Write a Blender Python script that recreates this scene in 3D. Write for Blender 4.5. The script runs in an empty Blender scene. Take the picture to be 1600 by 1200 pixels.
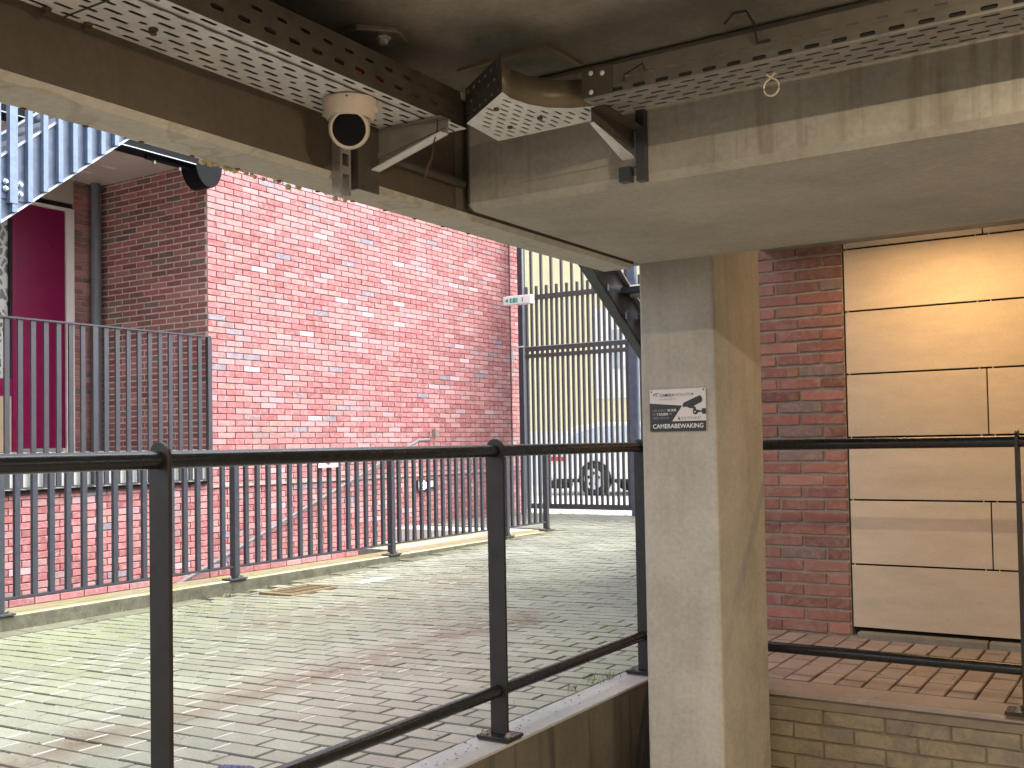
import bpy, bmesh, math, random
from mathutils import Vector, Matrix, Euler
random.seed(7)
sc = bpy.context.scene
COL = sc.collection
R = math.radians

# ------------------------------------------------------------------ camera
H = 1.02
YAW, PITCH, ROLL, FOC, CYP = 0.565617, 0.03258, -0.0176104, 1631.83, 640.55
fw = Vector((-math.sin(YAW)*math.cos(PITCH), math.cos(YAW)*math.cos(PITCH), math.sin(PITCH)))
rt = Vector((math.cos(YAW), math.sin(YAW), 0))
up = rt.cross(fw)
cr, sr = math.cos(ROLL), math.sin(ROLL)
rt, up = cr*rt + sr*up, -sr*rt + cr*up
cam = bpy.data.cameras.new('camera'); cam.sensor_width = 36; cam.lens = 36*FOC/1600
cam.shift_y = (CYP-600)/1600; cam.clip_start = 0.05; cam.clip_end = 400
co = bpy.data.objects.new('camera', cam); COL.objects.link(co)
m = Matrix((rt, up, -fw)).transposed().to_4x4(); m.translation = (0, 0, H)
co.matrix_world = m
sc.camera = co

# ------------------------------------------------------------------ light
SUN_EL, SUN_AZ = R(52), R(50)        # azimuth measured from +Y towards +X
w = bpy.data.worlds.new('World'); sc.world = w; w.use_nodes = True
nt = w.node_tree; nt.nodes.clear()
sky = nt.nodes.new('ShaderNodeTexSky'); sky.sky_type = 'NISHITA'; sky.sun_disc = False
sky.sun_elevation = SUN_EL; sky.sun_rotation = SUN_AZ; sky.air_density = 1.0; sky.dust_density = 4.0; sky.ozone_density = 1.0
hs = nt.nodes.new('ShaderNodeHueSaturation'); hs.inputs['Saturation'].default_value = 0.35
bg = nt.nodes.new('ShaderNodeBackground'); bg.inputs['Strength'].default_value = 0.15
wo = nt.nodes.new('ShaderNodeOutputWorld')
nt.links.new(sky.outputs[0], hs.inputs['Color']); nt.links.new(hs.outputs[0], bg.inputs[0]); nt.links.new(bg.outputs[0], wo.inputs[0])
sl = bpy.data.lights.new('sun', 'SUN'); sl.energy = 1.5; sl.angle = R(70); sl.color = (.95, 0.97, 1.0)
so = bpy.data.objects.new('sun', sl); COL.objects.link(so)
sd = Vector((math.sin(SUN_AZ)*math.cos(SUN_EL), math.cos(SUN_AZ)*math.cos(SUN_EL), math.sin(SUN_EL)))
so.rotation_euler = sd.to_track_quat('Z', 'Y').to_euler(); so.location = (0, 0, 20)
vs = sc.view_settings; vs.view_transform = 'Standard'; vs.look = 'None'; vs.gamma = 1; vs.use_curve_mapping = False
vs.exposure = 1.95
sc.render.engine = 'CYCLES'
sc.cycles.max_bounces = 8; sc.cycles.diffuse_bounces = 5

# ------------------------------------------------------------------ node helpers
class NT:
    def __init__(s, name):
        s.m = bpy.data.materials.new(name); s.m.use_nodes = True; s.t = s.m.node_tree
        s.b = s.t.nodes['Principled BSDF']
    def n(s, typ, **k):
        o = s.t.nodes.new('ShaderNode'+typ)
        for a, v in k.items():
            if hasattr(o, a): setattr(o, a, v)
            else: o.inputs[a.replace('_', ' ')].default_value = v
        return o
    def l(s, a, b): s.t.links.new(a, b)
    def pos(s, scale=(1, 1, 1)):
        g = s.n('NewGeometry'); mp = s.n('Mapping'); mp.inputs['Scale'].default_value = scale
        s.l(g.outputs['Position'], mp.inputs['Vector']); return mp.outputs[0]
    def noise(s, vec, scale, detail=4, rough=.55, dist=0.0):
        o = s.n('TexNoise'); o.inputs['Scale'].default_value = scale; o.inputs['Detail'].default_value = detail
        o.inputs['Roughness'].default_value = rough; o.inputs['Distortion'].default_value = dist
        s.l(vec, o.inputs['Vector']); return o.outputs[0]
    def ramp(s, fac, stops, interp='LINEAR'):
        o = s.n('ValToRGB'); r = o.color_ramp; r.interpolation = interp
        cc = lambda c: (*(c if isinstance(c, tuple) else (c, c, c)), 1)
        while len(r.elements) > 1: r.elements.remove(r.elements[-1])
        r.elements[0].position = stops[0][0]; r.elements[0].color = cc(stops[0][1])
        for p, c in stops[1:]:
            e = r.elements.new(p); e.color = cc(c)
        s.l(fac, o.inputs[0]); return o.outputs[0]
    def mix(s, fac, a, b, mode='MIX'):
        o = s.n('MixRGB'); o.blend_type = mode
        for i, v in ((0, fac), (1, a), (2, b)):
            if isinstance(v, (int, float)): o.inputs[i].default_value = v
            elif isinstance(v, tuple): o.inputs[i].default_value = (*v, 1)
            else: s.l(v, o.inputs[i])
        return o.outputs[0]
    def math(s, op, a, b=0.0, clamp=False):
        o = s.n('Math'); o.operation = op; o.use_clamp = clamp
        for i, v in ((0, a), (1, b)):
            if isinstance(v, (int, float)): o.inputs[i].default_value = v
            else: s.l(v, o.inputs[i])
        return o.outputs[0]
    def rnd(s):
        oi = s.n('ObjectInfo'); g = s.n('NewGeometry')
        return s.math('FRACT', s.math('ADD', oi.outputs['Random'], g.outputs['Random Per Island']))
    def rnd2(s, r, k):
        return s.math('FRACT', s.math('MULTIPLY', r, k))
    def bump(s, h, strength=.3, dist=.01):
        o = s.n('Bump'); o.inputs['Strength'].default_value = strength; o.inputs['Distance'].default_value = dist
        s.l(h, o.inputs['Height']); s.l(o.outputs[0], s.b.inputs['Normal'])
    def set(s, color=None, rough=None, metal=None, spec=None):
        for k, v in (('Base Color', color), ('Roughness', rough), ('Metallic', metal), ('Specular IOR Level', spec)):
            if v is None: continue
            if isinstance(v, (int, float)): s.b.inputs[k].default_value = v
            elif isinstance(v, tuple): s.b.inputs[k].default_value = (*v, 1)
            else: s.l(v, s.b.inputs[k])
        return s.m

def plain(name, c, rough=.5, metal=0.0, var=.12, scale=8, bump=.05, spec=.5):
    t = NT(name); p = t.pos()
    n = t.noise(p, scale, 6, .6)
    col = t.mix(1.0, c, t.ramp(n, [(.25, 1-var), (.75, 1+var*.6)]), 'MULTIPLY')
    if bump: t.bump(t.noise(p, scale*12, 3), bump, .004)
    return t.set(col, t.ramp(n, [(.3, max(0.05, rough-.08)), (.7, min(1, rough+.1))]), metal, spec)

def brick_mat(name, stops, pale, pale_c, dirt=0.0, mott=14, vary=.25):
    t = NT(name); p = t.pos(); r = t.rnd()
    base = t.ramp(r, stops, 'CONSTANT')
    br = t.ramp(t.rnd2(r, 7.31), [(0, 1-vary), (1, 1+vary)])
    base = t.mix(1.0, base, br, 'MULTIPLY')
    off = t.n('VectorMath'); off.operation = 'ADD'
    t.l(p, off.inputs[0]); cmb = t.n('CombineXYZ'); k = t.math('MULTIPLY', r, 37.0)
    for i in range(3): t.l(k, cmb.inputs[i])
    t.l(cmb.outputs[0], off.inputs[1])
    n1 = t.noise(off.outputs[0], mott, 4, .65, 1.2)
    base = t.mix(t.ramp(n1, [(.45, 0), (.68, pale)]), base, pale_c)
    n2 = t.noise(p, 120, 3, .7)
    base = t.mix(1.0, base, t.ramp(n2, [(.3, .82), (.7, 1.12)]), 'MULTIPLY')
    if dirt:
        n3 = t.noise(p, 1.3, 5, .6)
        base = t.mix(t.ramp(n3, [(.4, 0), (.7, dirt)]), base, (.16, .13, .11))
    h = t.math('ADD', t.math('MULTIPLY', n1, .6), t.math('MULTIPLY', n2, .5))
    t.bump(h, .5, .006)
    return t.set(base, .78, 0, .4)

REDS = [(0, (.39, .135, .135)), (.16, (.45, .20, .195)), (.30, (.36, .11, .11)), (.44, (.42, .16, .16)), (.58, (.46, .235, .235)),
        (.72, (.40, .14, .14)), (.84, (.43, .205, .18)), (.90, (.29, .18, .18)), (.94, (.46, .31, .325)), (.975, (.26, .235, .28))]
M = {}
M['brick_lit'] = brick_mat('lit pink red weathered brick', REDS, .6, (.52, .34, .35), .18, vary=.16)  # lighter palette of the same brick, bright daylight painted into its colour
M['brick_shaded'] = brick_mat('shaded red brick', [(0, (.25, .105, .09)), (.2, (.31, .14, .115)), (.4, (.22, .09, .08)), (.6, (.28, .115, .10)),
                 (.78, (.32, .15, .12)), (.9, (.17, .12, .12)), (.95, (.30, .12, .10))], .5, (.38, .26, .23), .2)  # darker palette of the same brick, its shade painted into the colour
M['brick_alcove'] = brick_mat('brown red brick', [(0, (.33, .115, .11)), (.2, (.40, .16, .15)), (.4, (.27, .12, .11)), (.6, (.38, .12, .115)),
                 (.75, (.20, .13, .11)), (.85, (.40, .18, .14)), (.93, (.27, .09, .08))], .3, (.42, .28, .25), .2)
M['mortar_pale'] = plain('pale lime mortar', (.66, .58, .53), .95, var=.25, scale=25)
M['mortar_dark'] = plain('dark pointing mortar', (.17, .13, .12), .95, var=.3, scale=20)
M['mortar_grey'] = plain('grey mortar', (.36, .31, .27), .95, var=.25, scale=25)

def paver_mat():
    t = NT('concrete paver'); g = t.n('NewGeometry'); p = g.outputs['Position']; sep = t.n('SeparateXYZ'); t.l(p, sep.inputs[0])
    r = t.rnd()
    base = t.ramp(r, [(0, (.255, .26, .205)), (.25, (.30, .30, .245)), (.5, (.27, .275, .222)), (.75, (.325, .325, .27)), (1, (.26, .27, .215))])
    sp = t.noise(p, 190, 2, .8); base = t.mix(1.0, base, t.ramp(sp, [(.35, .68), (.5, 1.0), (.68, 1.45)]), 'MULTIPLY')
    big = t.noise(p, 1.1, 6, .65); base = t.mix(1.0, base, t.ramp(big, [(.3, .84), (.7, 1.14)]), 'MULTIPLY')
    # moss towards the kerb at the near left
    mx = t.math('MULTIPLY', t.math('SUBTRACT', -2.9, sep.outputs[0]), .34, True)       # 0 at x=-2.9 -> 1 at -5.8
    my = t.math('MULTIPLY', t.math('SUBTRACT', 8.5, sep.outputs[1]), .22, True)
    mn = t.noise(p, 2.6, 7, .7)
    mo = t.math('MULTIPLY', t.math('MULTIPLY', mx, my), t.ramp(mn, [(.30, .15), (.62, 1)]))
    base = t.mix(t.math('MULTIPLY', mo, .8, True), base, (.27, .30, .14))
    # rust brown wheel track (a stain along the driveway)
    dx = t.math('ABSOLUTE', t.math('ADD', sep.outputs[0], t.math('ADD', 3.40, t.math('MULTIPLY', t.math('SUBTRACT', big, .5), .5))))
    tr = t.math('SUBTRACT', 1.0, t.math('MULTIPLY', dx, 4.2), True)
    ty = t.ramp(t.math('MULTIPLY', sep.outputs[1], .1), [(.15, 1), (.52, 1), (.62, 0)])
    tr = t.math('MULTIPLY', t.math('MULTIPLY', tr, ty), t.ramp(t.noise(p, 3.5, 4, .7), [(.36, .1), (.62, 1)]))
    base = t.mix(t.math('MULTIPLY', tr, .85, True), base, (.16, .115, .075))
    dx2 = t.math('ABSOLUTE', t.math('ADD', sep.outputs[0], 4.78)); t2 = t.math('SUBTRACT', 1.0, t.math('MULTIPLY', dx2, 3.0), True)
    ty2 = t.ramp(t.math('MULTIPLY', sep.outputs[1], .1), [(.42, 0), (.52, 1), (.66, 1), (.74, 0)])
    t2 = t.math('MULTIPLY', t.math('MULTIPLY', t2, ty2), t.ramp(t.noise(p, 4.5, 4, .7), [(.4, 0), (.62, 1)]))
    base = t.mix(t.math('MULTIPLY', t2, .7, True), base, (.19, .14, .10))
    t.bump(t.math('ADD', sp, t.math('MULTIPLY', t.noise(p, 40, 4), .8)), .35, .004)
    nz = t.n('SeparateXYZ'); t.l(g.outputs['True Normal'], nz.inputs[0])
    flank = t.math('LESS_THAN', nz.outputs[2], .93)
    base = t.mix(t.math('MULTIPLY', flank, .7), base, (.055, .052, .038))  # flanks darkened for joint dirt plus the shade between pavers
    rough = t.ramp(big, [(.35, .24), (.6, .44)])
    return t.set(base, rough, 0, .5)
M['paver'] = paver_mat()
def red_paver():
    t = NT('red brown ledge paver'); p = t.pos(); r = t.rnd(); g = t.n('NewGeometry')
    base = t.ramp(r, [(0, (.31, .25, .225)), (.4, (.35, .29, .265)), (.7, (.29, .235, .21)), (1, (.37, .31, .28))])
    base = t.mix(1.0, base, t.ramp(t.noise(p, 150, 3, .7), [(.3, .75), (.7, 1.2)]), 'MULTIPLY')
    base = t.mix(t.ramp(t.noise(p, 4, 5, .6), [(.45, 0), (.7, .4)]), base, (.17, .12, .09))
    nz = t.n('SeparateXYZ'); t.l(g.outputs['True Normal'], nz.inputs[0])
    base = t.mix(t.math('MULTIPLY', t.math('LESS_THAN', nz.outputs[2], .93), .65), base, (.09, .065, .05))  # dark flanks again: joint dirt and joint shade in the colour
    t.bump(t.noise(p, 60, 4), .3, .004)
    return t.set(base, t.ramp(t.noise(p, 6), [(.3, .4), (.7, .62)]), 0, .5)
M['paver_red'] = red_paver()
M['joint'] = plain('sandy moss joint', (.06, .06, .042), 1.0, var=.4, scale=30)
M['joint_brown'] = plain('brown joint sand', (.10, .075, .055), 1.0, var=.3, scale=30)

def concrete(name, c, streak=.25, stain=(.16, .12, .08), crack=0, blotch=.2, pits=.75, rough=.8):
    t = NT(name); p = t.pos()
    base = t.mix(1.0, c, t.ramp(t.noise(p, 2.2, 8, .65), [(.28, 1-blotch), (.72, 1+blotch*.8)]), 'MULTIPLY')
    fine = t.noise(p, 55, 5, .7); base = t.mix(1.0, base, t.ramp(fine, [(.3, .86), (.7, 1.1)]), 'MULTIPLY')
    if streak:
        ps = t.pos((9, 9, .5)); sn = t.noise(ps, 1.5, 5, .6, .3)
        gn = t.n('NewGeometry'); sn3 = t.n('SeparateXYZ'); t.l(gn.outputs['Normal'], sn3.inputs[0])
        vm = t.math('SUBTRACT', 1.0, t.math('ABSOLUTE', sn3.outputs[2]), True)
        base = t.mix(t.math('MULTIPLY', vm, t.ramp(sn, [(.52, 0), (.70, streak)])), base, stain)
    if crack:
        cn = t.noise(p, 2.6, 3, .6, .6)
        base = t.mix(t.ramp(cn, [(.485, 0), (.498, crack), (.506, crack), (.52, 0)]), base, (.22, .16, .10))
        base = t.mix(t.ramp(t.noise(p, 9, 5, .7), [(.6, 0), (.72, crack*.5)]), base, (.25, .18, .11))
    v = t.n('TexVoronoi'); v.inputs['Scale'].default_value = 26; t.l(t.pos(), v.inputs['Vector'])
    pit = t.ramp(v.outputs['Distance'], [(.02, 1), (.055, 0)]); pm = t.ramp(t.noise(p, 5), [(.45, 0), (.55, 1)])
    pit = t.math('MULTIPLY', pit, pm)
    base = t.mix(t.math('MULTIPLY', pit, pits), base, (.06, .05, .04))
    t.bump(t.math('SUBTRACT', t.math('MULTIPLY', fine, .5), pit), .35, .005)
    return t.set(base, rough, 0, .35)
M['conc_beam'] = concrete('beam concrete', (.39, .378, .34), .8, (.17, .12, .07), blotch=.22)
M['conc_beam_shaded'] = concrete('shaded brown stained beam concrete', (.105, .085, .064), .75, (.09, .065, .045))  # for the side facing indoors, its shade put into the colour
M['conc_col'] = concrete('column concrete', (.42, .40, .365), .25, (.25, .2, .14), blotch=.24)
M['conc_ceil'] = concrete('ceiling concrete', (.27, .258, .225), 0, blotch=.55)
M['conc_soffit_lit'] = concrete('lit soffit concrete', (.50, .485, .43), 0, blotch=.2, crack=.3)  # lighter underside, bounce light from the driveway put into the colour
M['conc_wet'] = concrete('damp concrete', (.13, .115, .09), .8, (.05, .045, .035), blotch=.3)
M['conc_edge'] = concrete('worn grey edge concrete', (.42, .42, .42), 0, blotch=.25, rough=.55)
M['conc_pale'] = concrete('pale concrete', (.62, .60, .56), .1, blotch=.1)
def kerb_mat():
    t = NT('mossy kerb concrete'); g = t.n('NewGeometry'); p = g.outputs['Position']; sep = t.n('SeparateXYZ'); t.l(g.outputs['Normal'], sep.inputs[0])
    spx = t.n('SeparateXYZ'); t.l(p, spx.inputs[0])
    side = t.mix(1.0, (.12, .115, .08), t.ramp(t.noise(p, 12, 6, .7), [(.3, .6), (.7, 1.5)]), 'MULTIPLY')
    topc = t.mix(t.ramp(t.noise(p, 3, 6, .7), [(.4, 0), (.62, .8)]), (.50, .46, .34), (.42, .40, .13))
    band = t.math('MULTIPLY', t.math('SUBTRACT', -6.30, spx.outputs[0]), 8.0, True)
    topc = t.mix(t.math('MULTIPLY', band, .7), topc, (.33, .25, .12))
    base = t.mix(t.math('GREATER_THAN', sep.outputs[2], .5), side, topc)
    t.bump(t.noise(p, 40, 5), .5, .008)
    return t.set(base, .9)
M['kerb'] = kerb_mat()
def painted_brick():
    t = NT('peeling painted brick'); p = t.pos(); r = t.rnd()
    base = t.ramp(r, [(0, (.17, .14, .105)), (.3, (.21, .175, .125)), (.55, (.18, .155, .12)), (.8, (.23, .19, .135)), (1, (.155, .13, .11))])
    base = t.mix(t.ramp(t.noise(p, 5.5, 6, .6, .8), [(.46, 0), (.56, .6)]), base, (.30, .255, .17))
    base = t.mix(t.ramp(t.noise(t.pos((1.2, 1, 2.5)), 4.3, 5, .6), [(.70, 0), (.715, 1)]), base, (.36, .12, .08))
    base = t.mix(1.0, base, t.ramp(t.noise(p, 90, 4), [(.3, .85), (.7, 1.1)]), 'MULTIPLY')
    t.bump(t.noise(p, 30, 6), .4, .006)
    return t.set(base, .7)
M['brick_paint'] = painted_brick()
M['mortar_paint'] = plain('painted mortar', (.215, .18, .135), .9, var=.25, scale=18)
def steel(name, c, rough, metal, streak=.2, spots=True, bmp=.06):
    t = NT(name); p = t.pos()
    n = t.noise(p, 14, 6, .7); col = t.mix(1.0, c, t.ramp(n, [(.3, 1-streak), (.7, 1+streak)]), 'MULTIPLY')
    if spots: col = t.mix(t.ramp(t.noise(p, 70, 3, .8), [(.66, 0), (.74, .6)]), col, (.35, .33, .30))
    if bmp: t.bump(t.noise(p, 60, 4), bmp, .003)
    return t.set(col, t.ramp(t.noise(p, 20, 5), [(.3, max(.05, rough-.08)), (.7, rough+.08)]), metal, .5)
M['black_rail'] = steel('glossy black painted steel', (.009, .010, .012), .27, 0, .1, False, 0)
M['post_brown'] = steel('brown black weathered post paint', (.016, .0115, .011), .5, 0, .4, False, .02)
M['anthracite'] = steel('anthracite painted steel', (.05, .056, .07), .45, .0, .15, False)
M['anthracite_far'] = steel('dark grey painted gate steel', (.07, .068, .070), .55, 0, .15, False)
M['balcony_steel'] = steel('grey balcony steel', (.042, .042, .052), .5, 0, .15, False)
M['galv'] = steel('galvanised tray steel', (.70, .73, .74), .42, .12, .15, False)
M['galv_dull'] = steel('dull dark brown tray side', (.075, .066, .052), .6, .2, .3, False)  # tray side set much darker and browner than the base
M['galv_mid'] = steel('galvanised bracket steel', (.36, .34, .31), .45, .6, .25, True)
M['brass_band'] = steel('bright bent steel band', (.15, .125, .085), .42, .3, .12, False)
M['stair_blue'] = steel('blue grey stair steel', (.14, .19, .28), .6, .1, .18, False)
M['stair_plate'] = steel('slate stair plate', (.085, .11, .165), .5, .1, .25, False)
M['stair_edge'] = steel('pale galvanised stair edge', (.40, .46, .52), .45, .2, .15, False)
M['stair_dark'] = steel('dark stair steel', (.045, .048, .050), .4, .2, .3, False)
M['gutter'] = plain('black gutter', (.004, .0045, .006), .6, var=.2, spec=.12)
M['pvc'] = plain('grey downpipe plastic', (.14, .145, .16), .5, var=.1)
M['maroon'] = plain('maroon gloss door paint', (.16, .003, .045), .35, var=.06, bump=.0, spec=.2)
M['cream'] = plain('cream painted frame', (.66, .60, .56), .5, var=.06)
M['beige_board'] = plain('beige board', (.42, .36, .31), .6, var=.06)
M['balc_soffit'] = plain('balcony soffit render', (.50, .41, .37), .8, var=.1, scale=3)
M['slab_white'] = plain('white balcony edge', (.68, .68, .64), .7, var=.12, scale=4)
def panel_mat():
    t = NT('sand fibre cement panel'); p = t.pos((1, 1, 3.2)); r = t.rnd()
    base = t.mix(1.0, (.56, .475, .385), t.ramp(r, [(0, .93), (1, 1.06)]), 'MULTIPLY')
    base = t.mix(1.0, base, t.ramp(t.noise(p, 4, 8, .7), [(.3, .88), (.7, 1.1)]), 'MULTIPLY')
    base = t.mix(1.0, base, t.ramp(t.noise(p, 70, 4, .7), [(.3, .90), (.7, 1.08)]), 'MULTIPLY')
    base = t.mix(t.ramp(t.noise(t.pos(), 38, 2, .5), [(.74, 0), (.78, .5)]), base, (.2, .14, .1))
    t.bump(t.noise(p, 80, 4), .08, .002)
    return t.set(base, .62, 0, .4)
M['panel'] = panel_mat()
M['void'] = plain('dark cavity board', (.012, .009, .010), .9, bump=0)
M['block'] = concrete('grey plinth block', (.22, .21, .18), 0, blotch=.3)
M['cam_white'] = plain('off white camera plastic', (.60, .52, .44), .4, var=.05, bump=0)
M['lens'] = plain('black lens glass', (.002, .002, .003), .35, bump=0, spec=.2)
M['sign_white'] = plain('sign white', (.62, .59, .60), .4, var=.04, bump=0)
M['sign_black'] = plain('sign charcoal', (.022, .020, .022), .4, var=.05, bump=0)
M['sign_grey'] = plain('sign grey print', (.25, .24, .25), .5, var=.0, bump=0)
M['sign_text'] = plain('sign white print', (.75, .73, .74), .5, var=0, bump=0)
M['yellow_render'] = plain('pale yellow render', (.80, .73, .46), .9, var=.05, scale=1.5)
M['white_paint'] = plain('white paint', (.82, .82, .82), .6, var=.05)
M['car_paint'] = plain('white car paint', (.78, .79, .80), .25, var=.02, bump=0)
M['tyre'] = plain('tyre rubber', (.02, .02, .022), .85)
M['alloy'] = plain('silver wheel alloy', (.55, .56, .58), .35, .6, var=.05, bump=0)
M['glass'] = plain('window glass', (.45, .50, .55), .08, var=.1, bump=0)
M['tail'] = plain('red tail lamp', (.65, .02, .04), .25, var=.1, bump=0)
M['road_far'] = plain('pale street paving', (.60, .60, .58), .8, var=.1)
M['asphalt'] = plain('street asphalt', (.10, .10, .10), .9)
M['weed'] = plain('weed green', (.16, .20, .05), .8, var=.3)
M['moss_dry'] = plain('dry grass', (.42, .40, .24), .9, var=.3)
M['twig'] = plain('dry brown stem', (.075, .048, .028), .9, var=.3)
M['tie_white'] = plain('white cable tie', (.55, .50, .40), .45, bump=0)
M['tie_black'] = plain('black cable tie', (.012, .012, .012), .5, bump=0)
M['wood_ridge'] = plain('tan formwork ridge', (.34, .26, .17), .9)
M['yellow_line'] = plain('mossy yellow step edge', (.50, .47, .14), .85, var=.25)
M['blue_shoe'] = plain('glossy blue synthetic', (.008, .05, .20), .25, var=.4, scale=60)
M['litter'] = plain('pale litter', (.75, .75, .72), .8)
M['teal'] = plain('green pictogram', (.03, .38, .28), .5, bump=0)
M['rust'] = plain('rusty cast iron', (.13, .075, .045), .8, .2, var=.4, scale=30)
M['floor'] = concrete('garage floor', (.42, .39, .35), 0, blotch=.2)
M['garage_wall'] = concrete('garage wall', (.42, .38, .32), .2, blotch=.15)
def emis(name, c, s):
    t = NT(name); t.b.inputs['Emission Color'].default_value = (*c, 1); t.b.inputs['Emission Strength'].default_value = s
    return t.set((.8, .8, .8), .4)
M['lamp_warm'] = emis('lit warm diffuser', (1, .62, .28), 6)
M['lamp_out'] = emis('lit wall lamp glass', (1, .93, .75), 14)
def leaf_glass():
    t = NT('leaf patterned window film'); p = t.pos((1, 1, .75))
    v = t.n('TexVoronoi'); v.feature = 'DISTANCE_TO_EDGE'; v.inputs['Scale'].default_value = 13; v.inputs['Randomness'].default_value = .9
    d = t.n('VectorMath'); d.operation = 'ADD'; nn = t.n('TexNoise'); nn.inputs['Scale'].default_value = 9; t.l(p, nn.inputs['Vector'])
    t.l(p, d.inputs[0]); sc_ = t.n('VectorMath'); sc_.operation = 'SCALE'; sc_.inputs['Scale'].default_value = .10
    t.l(nn.outputs['Color'], sc_.inputs[0]); t.l(sc_.outputs[0], d.inputs[1]); t.l(d.outputs[0], v.inputs['Vector'])
    c = t.ramp(v.outputs['Distance'], [(.10, (.40, .40, .38)), (.16, (.075, .075, .07))])
    return t.set(c, .25)
M['leaf_glass'] = leaf_glass()

# ------------------------------------------------------------------ mesh helpers
class MB:
    def __init__(s): s.v = []; s.f = []; s.fm = []; s.cm = 0
    def mesh(s, verts, faces):
        b = len(s.v); s.v += [Vector(v) for v in verts]
        for f in faces: s.f.append([i+b for i in f]); s.fm.append(s.cm)
        return s
    def box(s, x0, x1, y0, y1, z0, z1):
        x0, x1 = min(x0, x1), max(x0, x1); y0, y1 = min(y0, y1), max(y0, y1); z0, z1 = min(z0, z1), max(z0, z1)
        v = [(x0, y0, z0), (x1, y0, z0), (x1, y1, z0), (x0, y1, z0), (x0, y0, z1), (x1, y0, z1), (x1, y1, z1), (x0, y1, z1)]
        return s.mesh(v, [(0, 3, 2, 1), (4, 5, 6, 7), (0, 1, 5, 4), (1, 2, 6, 5), (2, 3, 7, 6), (3, 0, 4, 7)])
    def bar(s, p0, p1, wd, ht, upv=(0, 0, 1)):
        p0, p1 = Vector(p0), Vector(p1); d = (p1-p0).normalized(); a = d.cross(Vector(upv)).normalized(); b = a.cross(d)
        v = [p+a*(sx*wd/2)+b*(sy*ht/2) for p in (p0, p1) for sx, sy in ((-1, -1), (1, -1), (1, 1), (-1, 1))]
        return s.mesh(v, [(3, 2, 1, 0), (4, 5, 6, 7), (0, 1, 5, 4), (1, 2, 6, 5), (2, 3, 7, 6), (3, 0, 4, 7)])
    def tube(s, pts, r, n=16, caps=True):
        pts = [Vector(p) for p in pts]; rr = r if isinstance(r, (list, tuple)) else [r]*len(pts); rings = []
        ref = None
        for i, p in enumerate(pts):
            d = ((pts[min(i+1, len(pts)-1)]-p).normalized() + (p-pts[max(i-1, 0)]).normalized())
            d = d.normalized() if d.length > 1e-6 else (pts[1]-pts[0]).normalized()
            if ref is None: ref = Vector((0, 0, 1)) if abs(d.z) < .9 else Vector((1, 0, 0))
            a = d.cross(ref).normalized(); b = a.cross(d)
            rings.append([p + a*(rr[i]*math.cos(2*math.pi*k/n)) + b*(rr[i]*math.sin(2*math.pi*k/n)) for k in range(n)])
        v = [q for rg in rings for q in rg]; f = []
        for i in range(len(pts)-1):
            for k in range(n): f.append((i*n+k, i*n+(k+1) % n, (i+1)*n+(k+1) % n, (i+1)*n+k))
        if caps: f.append(tuple(range(n-1, -1, -1))); f.append(tuple((len(pts)-1)*n+k for k in range(n)))
        return s.mesh(v, f)
    def prism(s, poly, vec):
        vec = Vector(vec); n = len(poly); v = [Vector(p) for p in poly]; v2 = [p+vec for p in v]
        return s.mesh(v+v2, [tuple(range(n-1, -1, -1)), tuple(range(n, 2*n))]+[(i, (i+1) % n, n+(i+1) % n, n+i) for i in range(n)])
    def lathe(s, prof, c, axis=(0, 0, 1), n=32):
        axis = Vector(axis).normalized(); ref = Vector((0, 0, 1)) if abs(axis.z) < .9 else Vector((1, 0, 0))
        a = axis.cross(ref).normalized(); b = axis.cross(a); c = Vector(c); v = []; f = []
        for r_, h_ in prof:
            for k in range(n): v.append(c+axis*h_+a*(r_*math.cos(2*math.pi*k/n))+b*(r_*math.sin(2*math.pi*k/n)))
        for i in range(len(prof)-1):
            for k in range(n): f.append((i*n+k, i*n+(k+1) % n, (i+1)*n+(k+1) % n, (i+1)*n+k))
        f.append(tuple(range(n))); f.append(tuple((len(prof)-1)*n+k for k in range(n-1, -1, -1)))
        return s.mesh(v, f)
    def build(s, name, mat, parent=None, smooth=False, bevel=0, kind=None, seg=2):
        lo = Vector([min(v[i] for v in s.v) for i in range(3)]); hi = Vector([max(v[i] for v in s.v) for i in range(3)])
        c = Vector(((lo.x+hi.x)/2, (lo.y+hi.y)/2, lo.z))
        me = bpy.data.meshes.new(name); me.from_pydata([v-c for v in s.v], [], s.f)
        mats = mat if isinstance(mat, (list, tuple)) else [mat]
        for mm in mats: me.materials.append(M[mm])
        if len(mats) > 1: me.polygons.foreach_set('material_index', s.fm)
        bm = bmesh.new(); bm.from_mesh(me); bmesh.ops.recalc_face_normals(bm, faces=bm.faces); bm.to_mesh(me); bm.free()
        if smooth:
            me.polygons.foreach_set('use_smooth', [True]*len(me.polygons))
            try: me.set_sharp_from_angle(angle=R(40))
            except Exception: pass
        o = bpy.data.objects.new(name, me); COL.objects.link(o); place(o, c, parent)
        if bevel:
            b = o.modifiers.new('bevel', 'BEVEL'); b.width = bevel; b.segments = seg; b.limit_method = 'ANGLE'
        if kind: o['kind'] = kind
        return o
WL = {}
def place(o, c, parent):
    WL[o.name] = Vector(c)
    if parent: o.parent = parent; o.location = Vector(c) - WL[parent.name]
    else: o.location = c
def tag(o, label=None, cat=None, group=None, kind=None):
    for k, v in (('label', label), ('category', cat), ('group', group), ('kind', kind)):
        if v: o[k] = v
    return o
def thing(name, loc, label, cat, group=None):
    o = bpy.data.objects.new(name, None); COL.objects.link(o); o.empty_display_size = .1; place(o, loc, None)
    return tag(o, label, cat, group)
def inst(name, me, c, parent, rot=(0, 0, 0)):
    o = bpy.data.objects.new(name, me); COL.objects.link(o); place(o, c, parent); o.rotation_euler = rot; return o
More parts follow.
